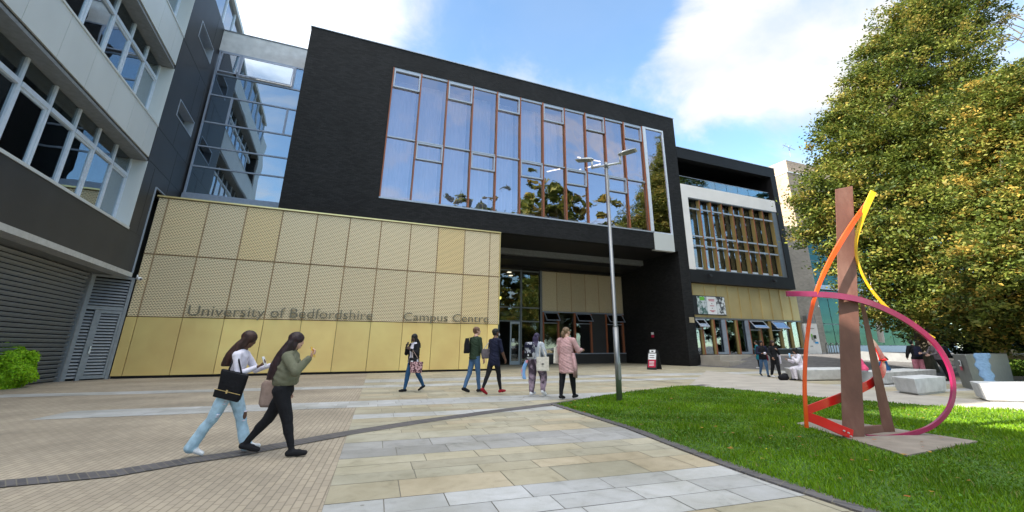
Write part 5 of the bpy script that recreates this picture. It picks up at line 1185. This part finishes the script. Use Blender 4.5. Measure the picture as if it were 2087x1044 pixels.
    # hair
    if hair:
        q = MB(); st = hair[0]
        big = 1.12 if st in ('long',) else 1; q.ell(hp(0, -.016, .020) * SC, [.051 * SC * big, .062 * SC * big, .055 * SC * big], M=HM)
        if st == 'short': q.ell(hp(0, -.022, -.002) * SC, [.047 * SC, .048 * SC, .05 * SC], M=HM)
        if st in ('long', 'curly'):
            L = hair[1]; w = hair[2] if len(hair) > 2 else .055; rr_ = []; e0 = T(0, -.085 * B_ - .005, .30 - L) if L > .05 else hp(0, -.04, -.09); h0 = hp(0, -.022, .035)
            for k in range(13):
                t = k / 12; c = h0 * (1 - t) + e0 * t + Vector((0, -.020 * math.sin(t * math.pi), 0)); r_ = w * (.62 + .42 * math.sin(min(1, t * 1.5) * 1.57) - .5 * max(0, t - .72)); rr_.append((c * SC, r_ * SC, r_ * .72 * SC, None))
            ovr(q, rr_, 20)
            for s in (-1, 1): q.ell(hp(.040 * s, -.006, -.035) * SC, [.014 * SC, .030 * SC, .055 * SC], M=HM)
        if st == 'pony':
            for k in range(7): t = k / 6; q.ell((hp(0, -.055 - .02 * math.sin(t * 3), .01 - t * .085)) * SC, [(.02 + .014 * math.sin(t * 3)) * SC] * 3, seg=10)
        if st == 'braids':
            for k in range(9):
                a = (k - 4) / 4; pts = [hp(.04 * a, -.05, .03 - .02 * abs(a)), hp(.045 * a, -.062, -.03), hp(.045 * a, -.058, -.095), T(.05 * a, -.09, .24)]
                q.tube([p * SC for p in crom(pts, 4)], .010 * SC, 6)
            q.ell(hp(0, -.025, -.02) * SC, [.044 * SC, .038 * SC, .05 * SC], M=HM)
        put(q, 'hair', mats['hair'], voxel=None if st == 'braids' else .0105, noise_=.0025)
    if face:
        q = MB()
        for s in (-1, 1): q.ell(hp(.017 * s, .0455, .004) * SC, [.007 * SC, .004 * SC, .0035 * SC], M=HM, seg=8, n=5)
        put(q, 'eyes', 'black_paint'); q = MB(); q.ell(hp(0, .046, -.032) * SC, [.013 * SC, .005 * SC, .004 * SC], M=HM, seg=8, n=5); put(q, 'mouth', 'crimson').data.materials[0] = mat('skin_lip')
    inf = dict(J=J, T=T, hp=hp, SC=SC, W=W_, up=up_, hands=hands, put=put, root=t_)
    return inf
plain('skin_lip', (.16, .05, .045), .5)
def wl(inf, v): return inf['W'] @ (Vector(v) * inf['SC'])
def heading(phi): return R(phi - 90)
def coat(inf, rings, m_, name='coat', voxel=.012, arms_=None, noise_=.006):
    """rings: (z above pelvis in body fractions, rx, ry, y offset)"""
    q = MB(); ovr(q, [(inf['T'](r_[4] if len(r_) > 4 else 0, r_[3], r_[0]) * inf['SC'], r_[1] * inf['SC'], r_[2] * inf['SC'], None) for r_ in rings], 20); return inf['put'](q, name, m_, voxel=voxel, noise_=noise_)
def bag(name, label, cat, inf, c, size, m_, rot=(0, 0, 0), taper=.8, strap=None, strapr=.009, strap_m=None, soft=.25, parts=None, group=None):
    """rounded bag: c local fractions*SC centre; size (w, d, h) m; hangs by straps to point strap"""
    W_ = inf['W']; M_ = W_ @ Matrix.Translation(Vector(c) * inf['SC']) @ Matrix.Rotation(R(rot[2]), 4, 'Z') @ Matrix.Rotation(R(rot[1]), 4, 'Y') @ Matrix.Rotation(R(rot[0]), 4, 'X')
    b0 = M_ @ Vector((0, 0, -size[2] / 2)); t_ = thing(name, label, cat, b0, group); w, d, h = size[0] / 2, size[1] / 2, size[2] / 2; q = MB(); rings = []
    for k in range(9):
        t = -1 + k / 4; e = max(.0, 1 - abs(t) ** (2 / max(soft, .02))) ** soft if abs(t) < 1 else .55; ww = w * (taper + (1 - taper) * (t + 1) / 2 if taper <= 1 else 1 + (taper - 1) * (1 - t) / 2) * (.6 + .4 * e if soft > .1 else 1); dd_ = d * (.45 + .55 * (1 - (t + 1) / 2 * .75)) * (.6 + .4 * e)
        rings.append([M_ @ Vector((ww * (abs(math.cos(a)) ** .45) * (1 if math.cos(a) > 0 else -1), dd_ * (abs(math.sin(a)) ** .6) * (1 if math.sin(a) > 0 else -1) * (1 + .08 * math.sin(a * 3 + t * 5)), h * t)) for a in [2 * math.pi * i / 20 for i in range(20)]])
    q.loft(rings); q.build('pouch', m_, t_, smooth=soft > .1)
    if strap is not None:
        S_ = W_ @ (Vector(strap) * inf['SC'])
        for s in (-1, 1):
            for e in ((-.02, .02) if False else (0,)):
                q = MB(); a = M_ @ Vector((w * .5 * s, 0, h * .95)); q.tube(crom([a, a.lerp(S_, .5) + Vector((0, 0, .01)), S_ + Vector((0, 0, .012))], 5), strapr, 6); q.build('strap', strap_m or m_, t_, smooth=True)
    if parts:
        for nm, (x0, x1, y0, y1, z0, z1), m2 in parts: q = MB(); q.box(x0 * w, x1 * w, y0 * d, y1 * d, z0 * h, z1 * h, 0, M_); q.build(nm, m2, t_)
    return t_
def phone(label, inf, i, m_='black_paint', tilt=.3):
    wr, fd, pn, sd_, cu = inf['hands'][i]; SC = inf['SC']; c = inf['W'] @ ((wr * SC) + Vector(fd) * .09 + Vector(pn).normalized() * .03); t_ = thing('phone', label, 'phone', c); q = MB(); M_ = Matrix.Translation(c) @ inf['W'].to_quaternion().to_matrix().to_4x4() @ Matrix.Rotation(R(25), 4, 'X')
    q.box(-.037, .037, -.005, .005, -.075, .075, 0, M_); q.build('case', m_, t_, bevel=.004); q = MB(); q.box(-.033, .033, -.0075, -.0055, -.07, .07, 0, M_); q.build('screen', 'screen_grey', t_); return t_
dnv = Vector((0, 0, -1))
# 1 ------- woman in white top and pale jeans
def gmid(a, b_): g1, g2 = G(*a), G(*b_); return (g1 + g2) / 2
g = gmid((402, 938), (484, 921)); P1 = person('woman in white long sleeved top and pale flared jeans carrying a black tote', (g.x, g.y, .016), heading(-14), 1.555,
    dict(top='white_cloth', bottom='light_denim', skin='skin_brown', shoe='white_shoe', hair='hair_brown'), [(24, 4, 0, 0), (-19, 13, -22, 0)],
    [((-.2, .55, -.8), (.25, .93, .30), (0, 0, 1), .9), ((.12, .28, -.95), (-.35, .9, .42), (0, 0, 1), .9)], lean=7, legr=(.060, .044, .050), flare=True, hem=.585, hair=('long', .13, .080), nod=22, bulk=.95, fold=.003)
for (a, b_) in (((.052, .066, .10), 0),): pass
hip, knee, ank = [p + P1['up'] for p in P1['J'][0][:3]]
q = MB(); q.ell((knee + Vector((0.02, .040, .004))) * P1['SC'], (.030, .022, .050)); P1['put'](q, 'knee_rip', 'skin_brown')
q = MB()
for dz in (-.036, .036): q.ell((knee + Vector((0.02, .040, dz))) * P1['SC'], (.042, .02, .010), seg=10)
hip, knee, ank = [p + P1['up'] for p in P1['J'][1][:3]]
for t, w in ((.35, .03), (.42, .036), (.5, .03), (.85, .036), (.92, .03)): q.ell((hip.lerp(knee, t) + Vector((.030, .040, 0))) * P1['SC'], (w, .02, .008), seg=10)
P1['put'](q, 'frayed_denim', 'white_cloth')
bag('tote_bag', 'large black tote with a gold zip line hanging behind the woman in white', 'bag', P1, (.135, .055, .555), (.38, .13, .34), 'black_cloth', rot=(12, 12, 80), taper=.8, strap=P1['T'](.10, -.01, .30), strapr=.012, soft=.06,
    parts=[('zip', (-.97, .97, -1.02, -.97, -.42, -.38), 'gold_trim'), ('leather_base', (-.90, .90, -1.06, -.5, -.98, -.44), 'dark_shoe'), ('tassel', (-.06, .06, -1.12, -1.05, -.52, -.26), 'gold_trim')])
phone('phone in a white case held by the woman in the white top', P1, 1, 'white_paint')
for s, z in ((1, .29), (1, .36), (-1, .30)):
    pass
# 2 ------- woman in olive jacket
g = gmid((507, 942), (600, 922)); P2 = person('woman with very long plum dark hair in cropped olive jacket and black leggings', (g.x, g.y, .012), heading(-14), 1.56,
    dict(top='olive_cloth', bottom='black_cloth', skin='skin_fair', shoe='dark_shoe', hair='hair_plum', sock='white_cloth'), [(-24, 14, -14, 0), (21, 4, 0, 0)],
    [((-.2, -.1, -.95), (.1, .1, -.95), (1, 0, 0), .8), ((.3, .62, -.72), (-.2, .62, .78), (0, -1, .2), .9)], lean=4, legr=(.066, .043, .024), hem=.57, bulk=1.06, armr=(.044, .042, .030), hair=('long', .22, .092), nod=8, fold=.003, shoe=(.025, .13))
coat(P2, [(.05, .080, .070, 0), (.035, .098, .088, 0), (.06, .112, .102, 0), (.12, .118, .106, 0), (.2, .112, .098, 0), (.27, .10, .072, 0), (.30, .085, .055, -.004), (.325, .055, .048, -.008), (.34, .035, .04, -.008)], 'olive_cloth', 'jacket')
q = MB(); q.tube([P2['T'](*v) * P2['SC'] for v in ((-.065, .02, .305), (-.05, -.05, .31), (0, -.07, .305), (.05, -.05, .31), (.065, .02, .305))], .02, 8); P2['put'](q, 'collar', 'olive_cloth', voxel=.012)
bag('shoulder_bag', 'taupe leather shoulder bag hanging at the left of the woman in the olive jacket', 'bag', P2, (-.14, -.13, .47), (.34, .12, .34), 'taupe_leather', rot=(0, 0, 80), taper=.92, strap=P2['T'](-.1, 0, .29), soft=.12)
phone('phone with a yellow case held up by the woman in the olive jacket', P2, 1, 'yellow_paint')
# 3 ------- woman on the phone
g = gmid((822, 803), (852, 795)); P3 = person('woman in open black jacket and blue jeans talking on her phone', (g.x, g.y, .012), heading(-152), 1.77,
    dict(top='white_cloth', bottom='blue_denim', skin='skin_dark', shoe='dark_shoe', hair='hair_black'), [(-22, 12, -25, 0), (16, 6, 0, 0)],
    [((-.35, .35, -.85), (.25, .75, .45), (1, 0, 0), .8), ((.35, .3, -.85), (-.42, .35, .85), (-1, 0, 0), .9)], lean=0, bulk=1.12, hem=.50, legr=(.058, .042, .028), hair=('long', .07, .052), headturn=28, fold=.003)
for s in (-1, 1): coat(P3, [(-.06, .020, .035, .01, .075 * s), (-.04, .034, .064, .0, .072 * s), (.08, .034, .070, 0, .070 * s), (.2, .034, .074, 0, .068 * s), (.27, .044, .058, 0, .065 * s), (.30, .03, .045, 0, .05 * s)], 'black_cloth', 'jacket_side')
coat(P3, [(-.06, .07, .02, -.06), (-.04, .085, .03, -.055), (.1, .09, .03, -.055), (.25, .09, .04, -.045), (.30, .07, .03, -.03)], 'black_cloth', 'jacket_back')
for i, sd_ in enumerate((-1, 1)):
    q = MB(); wr = P3['hands'][i][0]; sh = P3['T'](sd_ * .1, 0, .275); ud = Vector((((-.35, .35, -.85), (.35, .3, -.85))[i])).normalized(); el = sh + ud * .165; capsule(q, sh * 1.77, .045 * 1.77, el * 1.77, .036 * 1.77); capsule(q, el * 1.77, .036 * 1.77, el.lerp(wr, .88) * 1.77, .026 * 1.77); P3['put'](q, 'sleeve', 'black_cloth', voxel=.012, noise_=.003)
bag('handbag', 'small black handbag on the forearm of the woman on the phone', 'bag', P3, (-.15, .13, .52), (.26, .14, .22), 'dark_shoe', rot=(0, 0, 30), taper=.9, strap=P3['hands'][0][0] + Vector((0, -.03, 0)), soft=.2, parts=[('label_patch', (-.3, .3, 1.0, 1.06, -.3, .2), 'white_paint')])
bag('floral_bag', 'large pink and black floral shopping bag held by the woman on the phone', 'bag', P3, (-.225, .10, .42), (.42, .18, .33), 'floral_bag', rot=(0, 0, 40), taper=.85, strap=P3['hands'][0][0] + Vector((-.02, -.02, 0)), soft=.1, strap_m='taupe_leather')
phone('phone at the ear of the woman in the open black jacket', P3, 1)
# 4 ------- green jacket
g = gmid((955, 800), (975, 803)); P4 = person('person with short auburn hair in dark green jacket and jeans walking towards the entrance', (g.x, g.y, .012), heading(25), 1.95,
    dict(top='green_cloth', bottom='mid_denim', skin='skin_fair', shoe='dark_shoe', hair='hair_auburn'), [(-13, 12, -18, 0), (10, 3, 0, 0)],
    [((-.2, .05, -1), (0, .25, -1), (1, 0, 0), .5), ((.2, .05, -1), (0, .35, -.9), (-1, 0, 0), .5)], lean=2, hem=.56, legr=(.052, .036, .028), hair=('short',), headturn=-30, shoe=(.024, .13))
coat(P4, [(-.04, .088, .07, 0), (-.02, .102, .085, 0), (.05, .10, .083, 0), (.15, .10, .08, 0), (.24, .103, .075, 0), (.29, .09, .055, 0), (.315, .05, .04, 0)], 'green_cloth', 'jacket')
bag('backpack', 'black backpack slung on the left of the person in the green jacket', 'backpack', P4, (-.075, -.115, .715), (.30, .20, .46), 'black_cloth', rot=(0, 0, -35), taper=1.0, strap=P4['T'](-.09, 0, .30), soft=.4)
# 5 ------- navy top
g = gmid((992, 808), (1018, 803)); P5 = person('person with cropped black hair in navy top, black leggings and red shoes', (g.x, g.y, .012), heading(28), 1.87,
    dict(top='navy_cloth', bottom='black_cloth', skin='skin_brown', shoe='red_shoe', hair='hair_black'), [(-20, 8, -30, 0), (15, 2, 0, 0)],
    [((-.2, 0, -1), (0, .2, -1), (1, 0, 0), .4), ((.25, .1, -1), (-.05, .55, -.8), (-1, 0, 0), .5)], lean=3, hem=.42, bulk=1.0, forearm_skin=True, legr=(.054, .036, .023), hair=('short',), headturn=-30)
coat(P5, [(-.11, .07, .065, 0), (-.09, .088, .080, 0), (0, .098, .084, 0), (.09, .086, .07, 0), (.2, .094, .075, 0), (.28, .10, .06, 0), (.31, .055, .04, 0)], 'navy_cloth', 'tunic')
q = MB(); q.ell(P5['hp'](0, .038, -.03) * P5['SC'], [.05, .03, .045]); P5['put'](q, 'face_mask', 'grey_cloth')
bag('handbag', 'grey pleated handbag under the left arm of the person in navy', 'bag', P5, (-.135, -.05, .62), (.30, .15, .28), 'grey_leather', rot=(0, 0, 60), taper=1.0, strap=P5['T'](-.09, 0, .30), strapr=.011, strap_m='grey_cloth', soft=.5)
# 6 ------- purple braids
g = gmid((1073, 812), (1110, 806)); P6 = person('person with purple braids in grey top and dark patterned trousers with chunky white shoes', (g.x, g.y, .012), heading(38), 1.70,
    dict(top='grey_cloth', bottom='patterned_trouser', skin='skin_dark', shoe='white_shoe', hair='hair_purple'), [(-4, 2, 0, 0), (18, 26, -22, 14)],
    [((-.3, .05, -1), (.05, .35, -.9), (1, 0, 0), .6), ((.35, .0, -1), (.05, .3, -1), (-1, 0, 0), .6)], lean=5, hem=.57, bulk=1.22, shw=1.1, legr=(.080, .062, .044), armr=(.046, .038, .028), hair=('braids',), nod=10, shoe=(.028, .14), fold=.008)
bag('backpack', 'white and navy checked backpack worn by the person with purple braids', 'backpack', P6, (-.03, -.16, .745), (.32, .18, .44), 'checked_pack', rot=(8, 0, 0), taper=1.0, soft=.45, parts=[('front_pocket', (-.7, .7, -1.2, -.8, -.8, -.35), 'black_cloth'), ('top_flap', (-.75, .75, -1.05, -.6, .35, .75), 'navy_cloth'), ('badge', (-.15, .1, -1.26, -1.2, -.66, -.45), 'white_paint')])
q = MB(); 
for s in (-1, 1): q.tube(crom([P6['T'](.06 * s, -.08, .26) * 1.7, P6['T'](.065 * s, 0, .325) * 1.7, P6['T'](.07 * s, .08, .24) * 1.7], 5), .016, 6)
bag('tote_bag', 'cream canvas tote hanging from the right shoulder of the person with braids', 'bag', P6, (.16, -.05, .525), (.38, .10, .38), 'cream_canvas', rot=(0, 0, 12), taper=1.0, strap=P6['T'](.09, -.02, .32), strapr=.014, soft=.08, parts=[('print', (-.1, .25, -1.12, -1.0, -.1, .05), 'black_paint')])
q = MB(); P_ = crom([Vector(v) * 1.7 for v in ((-.14, -.05, .58), (-.19, -.06, .48), (-.22, -.05, .38), (-.19, -.05, .27))], 5); rings = [[P6['W'] @ (p + Vector(((.075 - abs(i - 8) * .002) * math.cos(k * math.pi / 5), .03 * math.sin(k * math.pi / 5) * (1 + .4 * math.sin(k * 2 + i)), 0))) for k in range(10)] for i, p in enumerate(P_)]; q.loft(rings); tag(q.build('scarf', 'tie_dye', smooth=True), 'sky blue and pink cloth hanging beside the patterned trousers', 'scarf')
# 7 ------- pink coat
g = gmid((1147, 818), (1165, 813)); P7 = person('woman with curly fair ponytail in long dusty pink cardigan, black leggings and ankle boots', (g.x, g.y, .018), heading(35), 1.86,
    dict(top='pink_cloth', bottom='black_cloth', skin='skin_fair', shoe='dark_shoe', hair='hair_fair', sock='dark_shoe'), [(-9, 5, -8, 0), (13, 4, 0, 4)],
    [((-.25, .05, -1), (.1, .4, -.9), (1, 0, 0), .6), ((.4, .25, -.85), (-.1, .85, .1), (0, 0, -1), .6)], lean=3, hem=.40, bulk=1.12, shw=1.1, armr=(.048, .040, .030), legr=(.062, .044, .028), hair=('pony',), headturn=-35)
coat(P7, [(-.185, .10, .095, 0, .02), (-.17, .128, .112, 0, .02), (-.08, .125, .11, 0, .008), (0, .120, .105, 0), (.09, .105, .09, 0), (.11, .110, .092, 0), (.2, .112, .092, 0), (.27, .108, .07, 0), (.305, .07, .05, 0), (.325, .035, .035, 0)], 'pink_cloth', 'cardigan')
q = MB(); q.loft([[Vector(v) * 1.86 for v in r_] for r_ in (((.10, -.03, .64), (.135, .0, .64), (.12, .05, .64)), ((.13, -.05, .45), (.165, .0, .45), (.15, .07, .45)), ((.13, -.05, .31), (.175, .0, .29), (.14, .08, .33)))]); P7['put'](q, 'cardigan_drape', 'pink_cloth', smooth=True)
bag('tote_bag', 'flat cream tote on the left shoulder of the woman in the pink cardigan', 'bag', P7, (-.155, .0, .60), (.34, .08, .42), 'cream_canvas', rot=(0, 6, 85), taper=.9, strap=P7['T'](-.1, -.01, .31), strapr=.013, soft=.1)
# 8-10 ---- group by the wing
g = GT(1549, 751); d8 = g.dot(FW); P8 = person('person in long teal coat standing behind the pair near the wing doors', (g.x, g.y, g.z), heading(120), 1.72,
    dict(top='teal_cloth', bottom='black_cloth', skin='skin_tan', shoe='white_shoe', hair='hair_black'), [(2, 2, 0, 0), (-4, 2, 0, 0)], [((-.2, .1, -1), (0, .3, -1), (1, 0, 0), .5), ((.2, .1, -1), (0, .3, -1), (-1, 0, 0), .5)], lean=0, hem=.42, hair=('short',))
coat(P8, [(-.22, .10, .08, 0), (-.2, .115, .09, 0), (0, .11, .09, 0), (.2, .105, .085, 0), (.28, .10, .06, 0), (.31, .05, .04, 0)], 'teal_cloth', 'coat')
g = gmid((1552, 769), (1569, 768)); P9 = person('woman in dark padded jacket and blue jeans holding a pale snack, walking towards the camera', (g.x, g.y, .01), heading(-118), 1.66,
    dict(top='navy_cloth', bottom='mid_denim', skin='skin_tan', shoe='dark_shoe', hair='hair_black'), [(10, 4, 0, 0), (-18, 14, -18, 0)], [((-.3, .1, -1), (.4, .75, -.1), (0, 0, 1), .8), ((.3, .1, -1), (-.4, .75, -.05), (0, 0, 1), .8)], lean=0, hem=.47, bulk=1.1, shw=1.1, armr=(.046, .040, .032), hair=('long', .06, .05))
coat(P9, [(-.05, .09, .075, 0), (-.03, .106, .09, 0), (.05, .104, .088, 0), (.15, .104, .088, 0), (.25, .108, .08, 0), (.30, .08, .055, 0), (.32, .05, .045, 0)], 'black_cloth', 'jacket')
q = MB(); c = P9['W'] @ ((P9['hands'][0][0] + P9['hands'][1][0]) * .5 * P9['SC'] + Vector((0, .07, .02))); q.ell(c, (.075, .06, .06)); tag(q.build('wrapped_snack', 'white_cloth', smooth=True), 'pale wrapped snack in the hands of the woman in the dark padded jacket', 'snack')
bag('handbag', 'dark red bag at the hip of the woman in the dark padded jacket', 'bag', P9, (-.15, -.08, .52), (.26, .14, .26), 'red_bag', rot=(0, 0, 70), taper=1, strap=P9['T'](-.1, 0, .3), soft=.4)
g = gmid((1577, 773), (1592, 769)); P10 = person('woman all in black with a face covering and white sneakers walking beside the padded jacket', (g.x, g.y, .01), heading(-112), 1.65,
    dict(top='black_cloth', bottom='black_cloth', skin='skin_tan', shoe='white_shoe', hair='hair_brown'), [(9, 3, 0, 0), (-16, 12, -18, 0)], [((-.3, .1, -1), (.5, .45, .6), (1, 0, 0), .8), ((.35, .05, -1), (-.2, .6, -.7), (-1, 0, 0), .6)], lean=0, hem=.5, bulk=1.05, legr=(.062, .048, .036), armr=(.042, .036, .030), hair=('long', .10, .055))
bag('tote_bag', 'white tote on the arm of the woman dressed all in black', 'bag', P10, (-.17, -.06, .50), (.30, .08, .40), 'white_cloth', rot=(0, 0, 80), taper=.9, strap=P10['T'](-.1, 0, .29), soft=.1)
# 11 ---- seated in white
def seated(label, x, y, seatz, dist, head, H, mats, **k):
    g = FD(x, y, dist); return person(label, (g.x, g.y, 0), head, H, mats, [(84, 88, 0, 4), (80, 84, 0, 4)], k.pop('arms'), seat=seatz, **k)
gb = GT(1634, 778); dseat = gb.dot(FW) + .35
P11 = seated('person in white hoodie and white trousers sitting on the bench end with a drink can', 1636, 750, .46, dseat, heading(150), 1.68, dict(top='white_hoodie', bottom='white_hoodie', skin='skin_tan', shoe='dark_shoe', hair='hair_black'), arms=[((-.2, .55, -.8), (.25, .6, .75), (1, 0, 0), .8), ((.2, .5, -.85), (-.35, .85, .25), (0, 0, 1), .8)], lean=16, bulk=1.05, armr=(.046, .04, .032), legr=(.066, .052, .04), hair=('long', .05, .045), nod=15)
c = wl(P11, P11['hands'][0][0]) ; q = MB(); c = c + P11['W'].to_3x3() @ Vector((.0, .09, .07)); q.tube([c - Vector((0, 0, .09)), c + Vector((0, 0, .09))], .034, 12); tag(q.build('drink_can', 'light_blue_cloth', smooth=True), 'pale blue drink can held by the person sitting in white', 'can')
q = MB(); g = GT(1598, 776); q.ell((g.x, g.y, .12), (.28, .18, .14)); q.ell((g.x + .1, g.y, .22), (.14, .12, .08)); tag(q.build('rucksack', 'black_cloth', smooth=True), 'black rucksack lying on the ground at the end of the white bench', 'rucksack')
# 12, 13 seated on bench behind column
gb = GT(1809, 786); ds = gb.dot(FW) + .45
P12 = seated('person in bright pink top sitting half hidden behind the rusty column', 1766, 768, .46, ds + .1, heading(110), 1.60, dict(top='hot_pink', bottom='grey_cloth', skin='skin_fair', shoe='white_shoe', hair='hair_brown'), arms=[((-.2, .5, -.8), (.2, .9, .0), (1, 0, 0), .6), ((.2, .5, -.8), (-.2, .9, 0), (-1, 0, 0), .6)], lean=22, bulk=1.1, hair=('long', .05, .05))
P13 = seated('child in blue denim jacket with light brown hair sitting on the bench edge', 1812, 768, .46, ds + .25, heading(120), 1.32, dict(top='denim_jacket', bottom='white_cloth', skin='skin_fair', shoe='white_shoe', hair='hair_auburn'), arms=[((-.3, .5, -.8), (.2, .7, .6), (1, 0, 0), .6), ((.3, .5, -.8), (-.2, .7, .5), (-1, 0, 0), .6)], lean=12, bulk=1.2, armr=(.05, .042, .034), hair=('long', .06, .05))
# 14, 15 standing by the trees
g = FD(1884, 790, 21.0); P14 = person('person in black hooded top and pink trousers standing behind the forward bench', (g.x, g.y, 0), heading(60), 1.68, dict(top='black_cloth', bottom='pink_trouser', skin='skin_fair', shoe='dark_shoe', hair='hair_black'), [(8, 4, 0, 0), (-8, 6, 0, 0)], [((-.3, .2, -1), (.2, .6, -.6), (1, 0, 0), .6), ((.4, .3, -.9), (0, .8, .1), (-1, 0, 0), .6)], lean=8, hem=.5, bulk=1.25, shw=1.15, legr=(.072, .056, .042), armr=(.05, .044, .034), hair=('short',), headturn=-60)
bag('backpack', 'navy backpack on the back of the person in pink trousers', 'backpack', P14, (-.05, -.17, .70), (.30, .18, .42), 'navy_cloth', taper=1, soft=.45)
g = FD(1932, 797, 20.0); P15 = person('person in grey hooded top and black trousers leaning forward beside the grey bin', (g.x, g.y, 0), heading(150), 1.70, dict(top='grey_leather', bottom='black_cloth', skin='skin_fair', shoe='dark_shoe', hair='hair_auburn'), [(-4, 4, 0, 0), (-22, 8, -10, 0)], [((-.3, .4, -.9), (.2, .8, -.2), (1, 0, 0), .6), ((.3, .4, -.9), (0, .8, 0), (-1, 0, 0), .6)], lean=16, hem=.5, bulk=1.15, hair=('short',))
bag('backpack', 'black backpack with a bright blue patch worn beside the grey bin', 'backpack', P15, (.03, -.20, .70), (.36, .22, .46), 'black_cloth', rot=(-12, 0, 0), taper=1, soft=.4, parts=[('blue_patch', (-.6, .6, -1.08, -.9, -.2, .45), 'bright_blue')])
